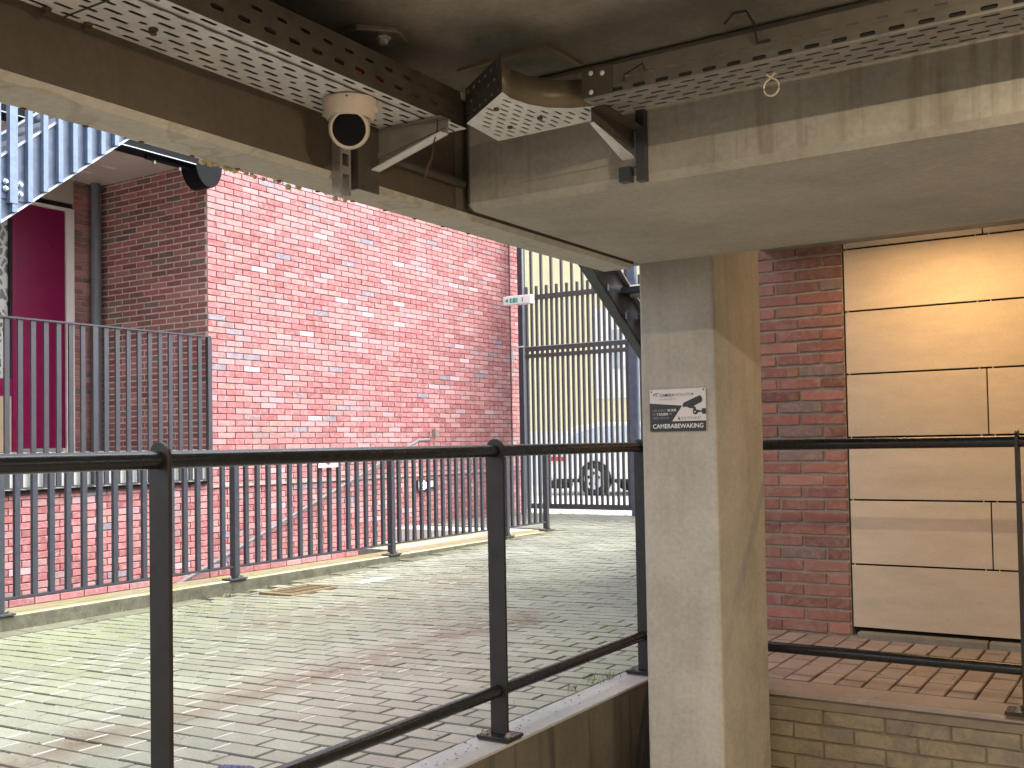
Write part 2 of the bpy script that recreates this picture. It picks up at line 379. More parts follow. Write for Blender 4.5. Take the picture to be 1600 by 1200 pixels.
def link_mesh(name, verts, faces, mat):
    me = bpy.data.meshes.new(name); me.from_pydata(verts, [], faces); me.materials.append(M[mat]); return me

# chamfered piece: face towards local +Z when kind is paver, towards local -Y when kind is brick
def paver_mesh(name, L, W, T, ch, mat, seed):
    rd = random.Random(seed); j = lambda a: rd.uniform(-a, a); v = []
    for (z, inset) in ((-T, 0), (-ch, 0), (0, ch)):
        for sx, sy in ((-1, -1), (1, -1), (1, 1), (-1, 1)):
            v.append((sx*(L/2-inset)+j(.0012), sy*(W/2-inset)+j(.0012), z))
    f = [(0, 3, 2, 1), (8, 9, 10, 11)]
    for a in (0, 4):
        for k in range(4): f.append((a+k, a+(k+1) % 4, a+4+(k+1) % 4, a+4+k))
    return link_mesh(name, v, f, mat)
def brick_mesh(name, L, Hh, T, ch, mat, seed):
    rd = random.Random(seed); j = lambda a: rd.uniform(-a, a); v = []
    n = 4 if L > .15 else 2
    # irregular outline so that hand formed bricks do not line up perfectly
    xs = [-L/2+L*i/n for i in range(n+1)]
    loop = [(x+j(.001), -Hh/2+j(.0022)) for x in xs]+[(x+j(.001), Hh/2+j(.0022)) for x in reversed(xs)]
    k = len(loop)
    for (y, s) in ((T, 1.0), (ch, 1.0), (0, None)):
        for (x, z) in loop:
            if s is None: v.append((x*(1-2*ch/L), y+j(.0015), z*(1-2*ch/Hh)))
            else: v.append((x, y, z))
    f = [tuple(range(k)), tuple(2*k+i for i in range(k-1, -1, -1))]
    for a in (0, k):
        for i in range(k): f.append((a+i, a+(i+1) % k, a+k+(i+1) % k, a+k+i))
    me = link_mesh(name, v, f, mat)
    bm = bmesh.new(); bm.from_mesh(me); bmesh.ops.recalc_face_normals(bm, faces=bm.faces); bm.to_mesh(me); bm.free()
    return me

def join_pieces(name, items, parent):
    """many pieces as one mesh: items = (mesh, loc, rotation)"""
    V = []; F = []; mi = None
    for me, loc, rot in items:
        mx = Matrix.Translation(loc) @ Euler(rot).to_matrix().to_4x4(); b = len(V)
        V += [mx @ v.co for v in me.vertices]; F += [[i+b for i in p.vertices] for p in me.polygons]; mi = me.materials[0]
    me = bpy.data.meshes.new(name); me.from_pydata(V, [], F); me.materials.append(mi)
    o = bpy.data.objects.new(name, me); COL.objects.link(o)
    WL[o.name] = Vector((0, 0, 0))
    if parent: o.parent = parent; o.location = -WL[parent.name]
    o['kind'] = 'stuff'; return o

def project(p):
    d = Vector(p)-Vector((0, 0, H)); z = d.dot(fw)
    if z < .1: return None
    return 800+FOC*d.dot(rt)/z, CYP-FOC*d.dot(up)/z, z
def pick(items, limit, hidden=None):
    """largest visible first"""
    sc_ = []
    for it in items:
        q = project(it[1])
        ok = q and -10 < q[0] < 1610 and -10 < q[1] < 1210 and not (hidden and hidden(q[0], q[1]))
        sc_.append((-(1/q[2]) if ok else 0, it))
    sc_.sort(key=lambda a: a[0])
    own = [it for s_, it in sc_[:limit] if s_ < 0]; rest = [it for s_, it in sc_[len(own):]]
    return own, rest

def brick_field(u0, u1, z0, z1, depth, axis, mat, seed, skip=None, rot=None, phase=0, pitch=.24, course=.064, jit=.0022, joint=.010):
    """running bond. axis 'Y': wall in plane x=depth facing +x ; axis 'X': wall in plane y=depth facing -y"""
    rd = random.Random(seed)
    full = [brick_mesh('brick', pitch-joint, course-joint, .02, .003, mat, seed*10+i) for i in range(5)]
    out = []; cut = {}
    rows = int((z1-z0)/course+.5)
    for r in range(rows):
        zc = z1-course*(r+.5); u = u0 - (pitch/2 if (r+phase) % 2 else 0)
        while u < u1-.02:
            a, b = max(u, u0), min(u+pitch, u1); Lb = b-a
            if Lb > .03:
                if Lb > pitch-.001: me = rd.choice(full)
                else:
                    k = round(Lb, 2)
                    if k not in cut: cut[k] = [brick_mesh('brick', Lb-joint, course-joint, .02, .003, mat, seed*10+77+i) for i in range(3)]
                    me = rd.choice(cut[k])
                uc = (a+b)/2; jz = rd.uniform(-.0012, .0012); jd = rd.uniform(0, jit)
                if not (skip and skip(uc, zc)):
                    if axis == 'Y': out.append((me, Vector((depth+jd, uc, zc+jz)), (rd.gauss(0, .004), 0, R(90))))
                    else: out.append((me, Vector((uc, depth-jd, zc+jz)), (rd.gauss(0, .004), 0, 0)))
            u += pitch
    return out

# ================================================================== GROUND
def zk(y): return -.1 if y < 5.5 else (-.1*(10.7-y)/5.2 if y < 10.7 else 0)
def gz(x, y):
    t = min(1, max(0, (-2.1-x)/3.9)); return zk(y)*t
def ground_grid(name, xs, ys, dz, mat, parent=None):
    v = [(x, y, gz(x, y)+dz) for y in ys for x in xs]; n = len(xs); f = []
    for j in range(len(ys)-1):
        for i in range(n-1): f.append((j*n+i, j*n+i+1, (j+1)*n+i+1, (j+1)*n+i))
    return MB().mesh(v, f).build(name, mat, parent)
drive = ground_grid('driveway', [-6.2, -5, -4, -3, -2.1], [-3, 0, 2, 4, 5.5, 7, 9, 10.7], -.014, 'joint')
drive['kind'] = 'structure'
MB().box(-8.4, -1.95, 10.7, 13.2, -.3, -.014).build('driveway_end', 'joint').update_tag()
de = bpy.data.objects['driveway_end']; de.name = 'driveway_base'; WL['driveway_base'] = WL['driveway_end']; de['kind'] = 'structure'
MB().mesh([(-120, 13.2, -.03), (120, 13.2, -.03), (120, 140, -.03), (-120, 140, -.03)], [(0, 1, 2, 3)]).build('street', 'road_far', kind='structure')
MB().mesh([(-120, -60, -3.2), (120, -60, -3.2), (120, 13.2, -3.2), (-120, 13.2, -3.2)], [(0, 1, 2, 3)]).build('ground', 'joint', kind='structure')
# concrete under the driveway so nothing is hollow
MB().box(-6.2, -2.1, -3, 10.7, -3.1, -.35).build('driveway_fill', 'conc_wet', kind='structure')
PL, PW = .215, .1075
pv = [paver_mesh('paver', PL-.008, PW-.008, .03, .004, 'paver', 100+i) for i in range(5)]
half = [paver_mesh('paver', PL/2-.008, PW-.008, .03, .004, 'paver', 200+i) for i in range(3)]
items = []; rd = random.Random(3)
y = 1.0; row = 0
DR = (2.1, 2.677)
while y < 13.15:
    yc = y+PW/2; x = -2.10; row += 1
    xe = -6.10 if yc < 10.75 else -8.25
    first = True
    while x > xe+.05:
        w_ = PL
        if first and row % 2: w_ = PL/2
        first = False
        me = rd.choice(pv if w_ == PL else half); xc = x-w_/2
        if not (-5.92 < xc < -5.60 and 5.68 < yc < 6.24):
            sx = (gz(xc+.1, yc)-gz(xc-.1, yc))/.2; sy = (gz(xc, yc+.05)-gz(xc, yc-.05))/.1
            if xc-.1 < -2.1 : items.append((me, Vector((xc, yc, gz(xc, yc)+rd.gauss(0, .0012))), (sy+rd.gauss(0, .006), -sx+rd.gauss(0, .005), rd.gauss(0, .003))))
        x -= w_
    y += PW
items = [it for it in items if it[1].x > -8.3]
own, rest = pick(items, 300, lambda px, py: px > 1000 and py > 400)
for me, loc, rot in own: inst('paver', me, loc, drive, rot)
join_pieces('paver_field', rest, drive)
sj = MB()
for me, loc, rot in items:
    if 2.2 < loc.y < 7.2 and (-3.85 < loc.x < -2.95 or -5.2 < loc.x < -4.3) and rd.random() < .62:
        x_ = loc.x+PL/2; sj.box(x_-.0035, x_+.0035, loc.y-PW*.42, loc.y+PW*.42, gz(x_, loc.y)-.01, gz(x_, loc.y)+.0012)
M['sand'] = plain('pale lit joint', (.62, .60, .56), .8)  # pale tone painted in for head joints that catch the light
sj.build('lit_joint_dashes', 'sand', drive, kind='stuff')
# channel strip of long blocks along the kerb
ch = MB(); yy = 1.0
while yy < 10.7:
    yn = min(yy+.48, 10.7)
    if not (yn > 5.7 and yy < 6.2): ch.box(-6.19, -6.03, yy+.004, yn-.004, gz(-6.1, yy)-.05, gz(-6.1, yy)+.009)
    yy += .48
M['channel'] = concrete('mossy channel block', (.17, .17, .115), 0, blotch=.45)
ch.build('channel_blocks', 'channel', drive, bevel=.004)
# kerb / low retaining wall under the fence
kb = MB().box(-6.52, -6.19, -3, 10.62, -3.1, 0.0).build('kerb', 'kerb', kind='structure', bevel=.008)
# drain grate
dg = thing('drain_grate', (-5.76, 5.96, -.1), 'rusty iron drain grate set in the pavers beside the mossy kerb', 'drain')
MB().box(-6.02, -5.50, 5.62, 6.30, -.2, -.094).build('surround', 'conc_wet', dg)
MB().box(-5.935, -5.585, 5.695, 6.225, -.12, -.0935).build('sump', 'void', dg)
fr = MB()
zz = -.072
M['grate'] = plain('ochre rusted grate', (.27, .20, .11), .8, .1, var=.35, scale=30)
fr.box(-5.93, -5.90, 5.70, 6.22, zz-.03, zz); fr.box(-5.62, -5.59, 5.70, 6.22, zz-.03, zz); fr.box(-5.90, -5.62, 5.70, 5.73, zz-.03, zz); fr.box(-5.90, -5.62, 6.19, 6.22, zz-.03, zz)

fr.build('frame', 'grate', dg)
for i in range(7): MB().box(-5.90, -5.62, 5.755+i*.063, 5.779+i*.063, zz-.025, zz-.003).build('bar', 'grate', dg)

# concrete edge strip + retaining wall of the driveway (pit side)
rw = thing('retaining_wall', (-1.97, 2, -.6), 'dark damp concrete retaining wall under the black railing, left of the column', 'wall')
MB().box(-2.095, -1.955, -3, 4.2, -3, -.012).build('wall_body', 'conc_wet', rw)
MB().box(-2.10, -1.95, -3, 4.2, -.012, .0).build('edge_strip', 'conc_edge', rw, bevel=.003)
# deck behind the corner
MB().box(-2.1, 1.6, 4.235, 5.58, -.3, -.014).build('walkway', 'joint_brown', kind='structure')
wk = bpy.data.objects['walkway']
MB().box(-2.1, -1.95, 4.2, 13.2, -.3, -.014).build('walkway_base', 'joint', kind='structure')
pr = [paver_mesh('paver', PL-.010, PW-.006, .03, .004, 'paver_red', 300+i) for i in range(5)]
prh = [paver_mesh('paver', PL/2-.010, PW-.006, .03, .004, 'paver_red', 310+i) for i in range(3)]
it2 = []; x = -2.09; c = 0
while x < 1.5:
    yy = 4.39; c += 1; first = True
    while yy < 5.40:
        w_ = PL/2 if (first and c % 2) else PL; first = False
        it2.append((rd.choice(pr if w_ == PL else prh), Vector((x+PW/2, yy+w_/2, rd.gauss(0, .0012))), (rd.gauss(0, .006), rd.gauss(0, .006), R(90)+rd.gauss(0, .004))))
        yy += w_
    x += PW
own, rest = pick(it2, 300, lambda px, py: px < 1185)
for me, loc, rot in own: inst('paver', me, loc, wk, rot)
join_pieces('paver_field', rest, wk)
M['coping'] = concrete('brown grey coping', (.31, .26, .235), 0, blotch=.3, rough=.5)
# painted brick wall below the walkway
pb = thing('painted_brick_wall', (-.4, 4.22, -.6), 'low painted brick wall with peeling cream paint below the paved walkway', 'wall')
MB().box(-2.1, 1.6, 4.226, 4.6, -1.2, -.06).build('wall_core', 'mortar_paint', pb)
MB().box(-1.95, 1.6, 4.190, 4.385, -.022, .0).build('coping', 'coping', pb, bevel=.004)
MB().box(-1.95, 1.6, 4.212, 4.385, -.066, -.022).build('coping_bed', 'mortar_paint', pb)
bf = brick_field(-1.95, 1.55, -.70, -.066, 4.218, 'X', 'brick_paint', 5, joint=.007, jit=.003)
own, rest = pick(bf, 300, lambda px, py: px < 1200)
for me, loc, rot in own: inst('brick', me, loc, pb, rot)
join_pieces('brick_field', rest, pb)

# ================================================================== RIGHT WALL: brick strip and panels
rb = thing('brick_wall', (-1.87, 5.5, 0), 'shaded red brick wall strip between the concrete column and the sand coloured panels', 'wall')
MB().box(-2.30, -1.442, 5.51, 5.8, -.3, 3.2).build('wall_core', 'mortar_grey', rb)
bf = brick_field(-2.28, -1.44, -.013, 3.2, 5.50, 'X', 'brick_shaded', 8, phase=1, joint=.0135, jit=.004)
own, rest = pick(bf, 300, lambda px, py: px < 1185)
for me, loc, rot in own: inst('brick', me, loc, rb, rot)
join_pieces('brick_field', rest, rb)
# left return of that wall along the drive
rr = thing('brick_return_wall', (-2.3, 9, 0), 'red brick side wall running back along the driveway behind the concrete column', 'wall')
MB().box(-2.29, -2.0, 5.82, 13.1, -.3, 3.2).build('wall_core', 'mortar_grey', rr)
bfr = brick_field(5.82, 13.1, 0, 3.2, -2.30, 'Y', 'brick_shaded', 9)
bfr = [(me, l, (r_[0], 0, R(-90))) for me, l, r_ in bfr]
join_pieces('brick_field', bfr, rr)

pw = thing('panel_wall', (0, 5.5, 0), 'wall of large sand coloured rectangular panels with thin black joints', 'wall')
MB().box(-1.425, 3.2, 5.545, 5.8, -.3, 3.2).build('backing', 'void', pw)
zs = [.046, .371, .701, 1.023, 1.349, 1.675, 2.0, 2.326, 2.652]
g_ = .0045
for k in range(len(zs)-1):
    z0, z1 = zs[k]+g_, zs[k+1]-g_
    xs = [-1.434, -.763, .58, 1.92] if k in (1, 3, 6) else [-1.434, -.05 if k % 2 else .02, 1.25, 2.5]
    for a, b in zip(xs[:-1], xs[1:]): MB().box(a+g_*.7, b-g_*.7, 5.5, 5.512, z0, z1).build('panel', 'panel', pw, bevel=.0012, seg=1)
    for xc in (-1.415, -.795, -.735, .55, .61):
        MB().box(xc-.0025, xc+.0025, 5.4975, 5.4999, z1-.006, z1+2*g_+.006).build('clip', 'panel', pw)
for a, b in ((-1.40, -.79), (-.784, -.17), (-.164, .45), (.456, 1.07)):
    MB().box(a, b, 5.44, 5.50, -.012, .033).build('plinth_block', 'block', pw, bevel=.006)

# ================================================================== STRUCTURE OVERHEAD
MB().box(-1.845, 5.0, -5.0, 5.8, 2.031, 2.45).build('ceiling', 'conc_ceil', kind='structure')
SZ = 1.688
ba = thing('concrete_beam', (-1.80, 0, SZ), 'long brown stained concrete edge beam with shaded side, running under the ceiling from upper left', 'beam')
SA = 1.676
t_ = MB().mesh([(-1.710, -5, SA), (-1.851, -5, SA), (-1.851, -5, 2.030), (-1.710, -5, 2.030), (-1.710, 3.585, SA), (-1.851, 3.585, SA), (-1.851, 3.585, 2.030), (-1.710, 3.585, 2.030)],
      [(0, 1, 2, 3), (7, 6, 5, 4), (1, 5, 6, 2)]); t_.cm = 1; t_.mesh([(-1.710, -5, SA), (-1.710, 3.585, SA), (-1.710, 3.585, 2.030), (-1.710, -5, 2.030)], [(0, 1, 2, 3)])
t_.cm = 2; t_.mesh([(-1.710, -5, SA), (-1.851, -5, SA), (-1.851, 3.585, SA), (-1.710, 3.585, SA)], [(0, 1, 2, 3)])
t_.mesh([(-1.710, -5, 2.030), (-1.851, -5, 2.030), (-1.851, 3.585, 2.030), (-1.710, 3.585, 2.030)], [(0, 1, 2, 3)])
o = t_.build('beam_body', ['conc_beam', 'conc_beam_shaded', 'conc_soffit_lit'], ba)
bm = bmesh.new(); bm.from_mesh(o.data); bmesh.ops.remove_doubles(bm, verts=bm.verts, dist=1e-5); bm.to_mesh(o.data); bm.free()
bb = o.modifiers.new('bevel', 'BEVEL'); bb.width = .014; bb.segments = 1; bb.limit_method = 'ANGLE'
for k in range(14): MB().lathe([(.006, 0), (.006, -.002)], (-1.835, .9+k*.135, SA), n=8).build('nail_head', 'rust', ba)
fm = MB(); rq = random.Random(5)
for k in range(34):
    y_ = 1.62+rq.random()**1.6*.5; r_ = rq.uniform(.004, .009)
    fm.lathe([(.001, -r_), (r_*.9, -r_*.4), (r_, 0), (r_*.6, r_*.7)], (-1.852+rq.uniform(-.006, .010), y_, SA+rq.uniform(-.003, .006)), (rq.uniform(-1, 1), rq.uniform(-1, 1), 1), 6)
M['foam'] = plain('yellowed foam crumbs', (.62, .50, .30), .9, var=.3, scale=60)
fm.build('foam_crumbs', 'foam', ba)
b2 = thing('concrete_cross_beam', (.5, 3, SZ), 'wide concrete beam crossing overhead to the right, lit warm along its side', 'beam')
o = MB().box(-1.698, 5.0, 2.44, 3.58, SZ, 2.030).build('beam_body', 'conc_beam', b2, bevel=.020, seg=1)
MB().box(-1.7095, -1.6985, 2.47, 3.56, SZ+.012, 2.030).build('joint_filler', 'conc_wet', b2)
MB().box(-1.7098, -1.704, 2.405, 2.440, SA+.016, 2.030).build('joint_shadow_board', 'conc_wet', b2)
# column
cl = thing('concrete_column', (-1.556, 3.85, -1), 'square concrete column carrying the warning sign, standing at the railing corner', 'column')
MB().box(-1.706, -1.407, 3.60, 4.11, -1.2, 2.030).build('shaft', 'conc_col', cl, bevel=.012)
# garage shell behind and beside the camera
MB().box(-1.95, 5.0, -5.0, 4.2, -.75, -.6).build('garage_floor', 'floor', kind='structure')
MB().box(-2.1, 5.2, -5.2, -5.0, -.75, 2.45).build('garage_back_wall', 'garage_wall', kind='structure')
MB().box(5.0, 5.2, -5.0, 5.8, -.75, 2.45).build('garage_side_wall', 'garage_wall', kind='structure')
# square formwork ridge on the ceiling
rg = thing('formwork_patch', (-1.4, 2.3, 2.04), 'square patch outlined by a thin tan ridge on the dark concrete ceiling', 'ceiling patch')
for k_, (a, b) in enumerate((((-1.60, 2.28), (-1.31, 2.262)), ((-1.31, 2.262), (-1.305, 2.43)))):
    MB().bar((a[0], a[1], 2.027), (b[0], b[1], 2.027), .010, .008).build('ridge', 'wood_ridge', rg)

# ================================================================== RAILING
gr = thing('guard_railing', (-2.01, 4.2, 0), 'glossy black tube railing on flat steel posts around the driveway edge and walkway', 'railing')
RX, RY, RT, RB = -2.01, 4.225, .997, .166
MB().tube([(RX, -2, RT), (RX, RY, RT)], .0215, 24).build('top_rail', 'black_rail', gr, smooth=True)
MB().tube([(RX, RY, RT), (2.0, RY, RT)], .0212, 24).build('top_rail', 'black_rail', gr, smooth=True)
MB().tube([(RX, -2, RB), (RX, RY, RB)], .0212, 24).build('bottom_rail', 'black_rail', gr, smooth=True)
MB().tube([(RX, RY, RB), (2.0, RY, RB)], .0212, 24).build('bottom_rail', 'black_rail', gr, smooth=True)
def rail_post(x, y, ax, hw=.034, th=.012):
    pts = [(-hw, .018), (hw, .018), (hw, RT+.008)]
    for k in range(1, 12):
        a = math.pi*k/12; pts.append((hw*math.cos(a), RT+.008+hw*math.sin(a)))
    pts.append((-hw, RT+.008))
    if ax == 'Y': poly = [(x+u, y-th/2, z) for u, z in pts]; v = (0, th, 0)
    else: poly = [(x-th/2, y+u, z) for u, z in pts]; v = (th, 0, 0)
    o = MB().prism(poly, v).build('post', 'post_brown', gr, bevel=.0015)
    a_, b_ = (.065, .05)
    MB().box(x-a_, x+a_, y-b_, y+b_, .006, .018).build('base_plate', 'black_rail', o, bevel=.001)
    MB().box(x-a_+.004, x+a_-.006, y-b_+.004, y+b_-.004, -.006, .006).build('packer', 'rust', o)
    for s_ in ((-1, 1) if ax == 'Y' else (-1, 1)):
        bx, by = (x+s_*.047, y-.02) if ax == 'Y' else (x-.02, y+s_*.034)
        MB().lathe([(.013, .018), (.013, .021), (.0085, .0212), (.0085, .030)], (bx, by, 0), n=6).build('bolt', 'galv_mid', o)
    # weld collars
    return o
for yy in (-.95, .32, 1.625, 3.052): rail_post(RX, yy, 'Y')
rail_post(RX, RY-.01, 'Y', .026)
for xx in (-.492, 1.1): rail_post(xx, RY, 'X')
for p in (((RX, 1.55, RT), (RX, 1.70, RT)), ((RX, 2.99, RT), (RX, 3.11, RT))):
    pass
# ================================================================== PICKET FENCE ON KERB
pf = thing('picket_fence', (-6.2, 7, 0), 'anthracite steel picket fence standing on the mossy kerb across the driveway', 'fence')
fx = -6.30; FTOP = .955
posts = [-.03+1.92*k for k in range(6)]     # -0.03 .. 9.57
posts = [p for p in posts]+[10.52]
posts = [0.0, 1.93, 3.80, 5.74, 7.67, 9.66, 10.52]
yb = [posts[0]]
FX = -6.2-.03
for k in range(len(posts)-1):
    a, b = posts[k], posts[k+1]
    MB().box(FX-.02, FX+.02, a, b, FTOP-.02, FTOP).build('top_rail', 'anthracite', pf)
    MB().box(FX-.02, FX+.02, a, b, .098, .112).build('bottom_rail', 'anthracite', pf)
    n = max(1, round((b-a)/.120))
    if b < 2.5: continue
    for i in range(1, n):
        yy = a+(b-a)*i/n
        MB().box(FX-.014, FX+.014, yy-.0175, yy+.0175, .112, FTOP-.02).build('picket', 'anthracite', pf)
for p in posts:
    o = MB().box(FX-.03, FX+.03, p-.025, p+.025, .03, FTOP).build('post', 'anthracite', pf, bevel=.003)
    MB().box(FX-.055, FX+.055, p-.085, p+.085, .002, .014).build('base_plate', 'anthracite', o, bevel=.002)
    MB().lathe([(.03, .014), (.03, .03), (.02, .034), (.02, .05)], (FX, p, 0), n=12).build('foot', 'anthracite', o)
    for s_ in (-1, 1): MB().lathe([(.011, .014), (.011, .028)], (FX+.01, p+s_*.06, 0), n=6).build('bolt', 'galv_mid', o)
ws = MB().box(-6.195, -6.190, 6.65, 6.90, .845, 1.0).build('notice_plate', 'sign_white'); tag(ws, 'small white notice plate with red mark on the picket fence, mostly behind the black rail', 'sign')
wp = MB().lathe([(.03, 0), (.03, .002)], (-6.189, 6.775, .90), (1, 0, 0)).build('red_mark', 'tail', ws)

# pit stairs behind the fence
st = thing('basement_steps', (-7.4, 9, -1), 'mossy concrete steps with yellow edges going down behind the picket fence', 'steps')
MB().box(-8.3, -6.53, 10.2, 10.70, -3, -.004).build('landing', 'conc_pale', st)
MB().box(-7.05, -6.53, 8.15, 10.2, -.35, -.012).build('tan_coping', 'conc_beam', st)
MB().box(-6.95, -6.90, 8.2, 10.2, -.012, -.006).build('moss_line', 'yellow_line', st)
for k in range(10):
    y1 = 10.2-k*.36; z_ = -.02-.15*(k+1)*.9
    MB().box(-8.3, -7.055, y1-.36, y1, z_-1.2, z_).build('step', 'conc_pale', st)
    MB().box(-8.3, -7.06, y1-.36, y1-.30, z_+.0005, z_+.004).build('step_edge', 'yellow_line', st)

# ================================================================== BIG BRICK BUILDING
WX = -8.30
bd = thing('brick_building', (WX, 9, 0), 'red brick building with recessed maroon door above, across the driveway', 'building')
MB().box(WX-.35, WX-.010, 7.326, 13.42, -3, 4.6).build('wall_core', 'mortar_dark', bd)
MB().box(-10.02, WX-.012, 7.3135, 7.3255, 1.0, 4.02).build('side_pointing', 'mortar_pale', bd)
MB().box(WX-.35, WX-.010, -1, 7.32, -3, .68).build('wall_core', 'mortar_dark', bd)
MB().box(-10.02, WX-.36, 7.327, 7.6, .9, 4.6).build('wall_core', 'mortar_grey', bd)
MB().box(-10.3, -10.03, 6.97, 7.6, .9, 4.6).build('wall_core', 'mortar_grey', bd)
big = brick_field(7.312, 13.42, -1.24, 4.584, WX, 'Y', 'brick_lit', 21, joint=.0085)
low = brick_field(2.99, 7.31, -1.24, .68, WX, 'Y', 'brick_lit', 22, joint=.0085)
alc = brick_field(-10.01, WX-.004, 1.0, 4.01, 7.31, 'X', 'brick_alcove', 23, joint=.0125)
bck = brick_field(6.965, 7.30, 1.0, 4.01, -10.02, 'Y', 'brick_alcove', 24, joint=.0125)
def hid(px, py):
    if py < 158+.287*px or px < 0: return True
    if 700 < py < 742: return True
    return False
own, rest = pick(big+alc+low, 300, hid)
for me, loc, rot in own: inst('brick', me, loc, bd, rot)
join_pieces('brick_field', [it for it in rest if it[0].materials[0] == M['brick_lit']], bd)
join_pieces('brick_field', [it for it in rest if it[0].materials[0] != M['brick_lit']]+bck, bd)
MB().box(WX-.01, WX+.022, 7.33, 13.4, .628, .652).build('ledge_strip', 'mortar_grey', bd)
# white balcony slab, soffit, lintel
MB().box(-10.3, WX+.02, -1, 7.29, .70, 1.02).build('balcony_slab', 'slab_white', bd, bevel=.004)
MB().box(-10.3, WX+.012, -1, 7.305, 3.965, 4.5).build('soffit', 'balc_soffit', bd)
# back wall of the recess: frame, door, side window
df = MB(); df.box(-10.06, -9.985, 6.865, 6.962, 1.02, 3.64).box(-10.06, -9.985, 4.6, 6.865, 3.605, 3.64)
MB().box(-10.05, -10.0, 4.6, 6.962, 3.70, 3.964).build('transom_board', 'beige_board', bd)
MB().box(-10.06, -10.03, 4.6, 6.962, 3.64, 3.70).build('shadow_gap', 'void', bd)
fo = df.build('door_frame', 'cream', bd, bevel=.004)
do = MB().box(-10.05, -10.01, 6.30, 6.862, 1.06, 3.602).build('door', 'maroon', bd, bevel=.004)
MB().box(-10.01, -10.003, 6.31, 6.85, 1.06, 1.18).build('kick_board', 'maroon', do, bevel=.003)
MB().box(-10.055, -9.992, 6.25, 6.30, 1.03, 3.602).build('door_jamb', 'maroon', bd, bevel=.004)
MB().box(-10.055, -10.0, 4.6, 6.25, 3.42, 3.602).build('window_head', 'maroon', bd)
MB().box(-10.055, -10.0, 4.6, 6.25, 1.60, 1.775).build('window_sill', 'maroon', bd)
MB().box(-10.055, -10.01, 4.6, 6.25, 1.03, 1.60).build('wood_infill', 'wood_ridge', bd)
wi = MB().box(-10.045, -10.03, 4.6, 6.23, 1.775, 3.42).build('window', 'leaf_glass', bd)
MB().box(-10.03, -9.998, 6.225, 6.249, 1.775, 3.42).build('window_bead', 'void', wi)
MB().box(-10.3, -9.98, -1, 4.6, .9, 4.0).build('back_wall', 'brick_alcove', bd)
# soffit patches
for (x_, y_, a_) in ((-9.3, 6.55, .10), (-9.6, 6.75, .13), (-9.25, 6.85, .08)):
    MB().box(x_-.03, x_+.03, y_-a_, y_+a_, 3.961, 3.9645).build('filler_patch', 'cream', bd)
# downpipe
dp = thing('downpipe', (-9.94, 7.195, 1), 'grey vertical downpipe in the corner beside the maroon door', 'pipe')
MB().tube([(-9.945, 7.195, 1.02), (-9.945, 7.195, 3.964)], .052, 20).build('pipe', 'pvc', dp, smooth=True)
MB().tube([(-9.945, 7.195, 2.92), (-9.945, 7.195, 3.03)], .058, 20).build('socket', 'pvc', dp, smooth=True)
# gutter under the balcony edge
gt = thing('gutter', (-8.2, 6, 3.8), 'black half round gutter ending at the corner of the brick wall', 'gutter')
def half_round(yc, r_, t_, up_=.0):
    pts = []
    for k in range(13):
        a = math.pi*k/12; pts.append((-8.17+r_*math.cos(a), yc, 3.83-1.15*r_*math.sin(a)))
    return pts
MB().box(-8.30, -8.065, -1, 7.28, 3.832, 3.900).build('fascia_channel', 'gutter', gt, bevel=.003)
MB().box(-8.068, -8.060, -1, 7.29, 3.826, 3.834).build('edge_highlight', 'stair_edge', gt)  # pale bar painted in as the highlight along the gutter edge
MB().prism([(-8.28, 7.135+.17*math.cos(math.pi*k/16), 3.865-.235*math.sin(math.pi*k/16)) for k in range(17)], (.22, 0, 0)).build('gutter_end', 'gutter', gt, smooth=True, bevel=.006)
MB().tube([(-8.16, 6.45, 3.80), (-8.16, 6.99, 3.80)], .02, 10).build('rod', 'gutter', gt)
for yy in (6.55, 6.85): MB().lathe([(.018, 0), (.018, .03)], (-8.16, yy, 3.755), n=8).build('clamp', 'galv_mid', gt)
# balcony railing
br = thing('balcony_railing', (-8.25, 6, .7), 'grey flat bar balcony railing in front of the maroon door', 'railing')
BX = -8.24
MB().box(BX-.022, BX+.022, -.5, 7.285, 2.152, 2.166).build('top_rail', 'balcony_steel', br)
MB().box(BX-.018, BX+.018, -.5, 7.285, .712, .724).build('bottom_rail', 'balcony_steel', br)
yy = 7.268
k = 0
while yy > 2.6:
    if k % 11 == 0: MB().box(BX-.02, BX+.02, yy-.025, yy+.025, .724, 2.152).build('post', 'balcony_steel', br)
    else: MB().box(BX-.010, BX+.010, yy-.022, yy+.022, .724, 2.152).build('bar', 'balcony_steel', br)
    yy -= .1205; k += 1
MB().box(WX+.021, WX+.04, -1, 7.30, .672, .700).build('drip_edge', 'void', bd)
# handrail on the lower wall
M['rail_grey'] = plain('weathered grey handrail', (.16, .15, .15), .6)
hr = thing('stair_handrail', (-8.2, 8, 0), 'sloping galvanised handrail on the brick wall behind the picket fence', 'handrail')
MB().tube([(-8.2, 6.2, -.50), (-8.2, 6.88, -.258), (-8.2, 10.66, 1.085), (-8.2, 10.9, 1.095)], .021, 14).build('rail', 'rail_grey', hr, smooth=True)
for yy in (8.34, 9.95): 
    zz = -.258+(yy-6.88)*.3553
    MB().tube([(-8.2, yy, zz-.02), (-8.22, yy, zz-.07), (-8.29, yy, zz-.07)], .008, 8).build('bracket', 'anthracite', hr)
rp = thing('wall_stub_post', (-8.2, 11.03, 1), 'thin grey post with a small box on top against the brick wall', 'post')
MB().tube([(-8.22, 11.03, .3), (-8.22, 11.03, 1.22)], .012, 10).build('stem', 'galv_mid', rp)
MB().box(-8.24, -8.17, 11.0, 11.07, 1.14, 1.23).build('box', 'galv_mid', rp, bevel=.004)
wl = thing('wall_lamp', (-8.2, 10.8, .5), 'small lit wall lamp low on the red brick wall behind the fence', 'lamp')
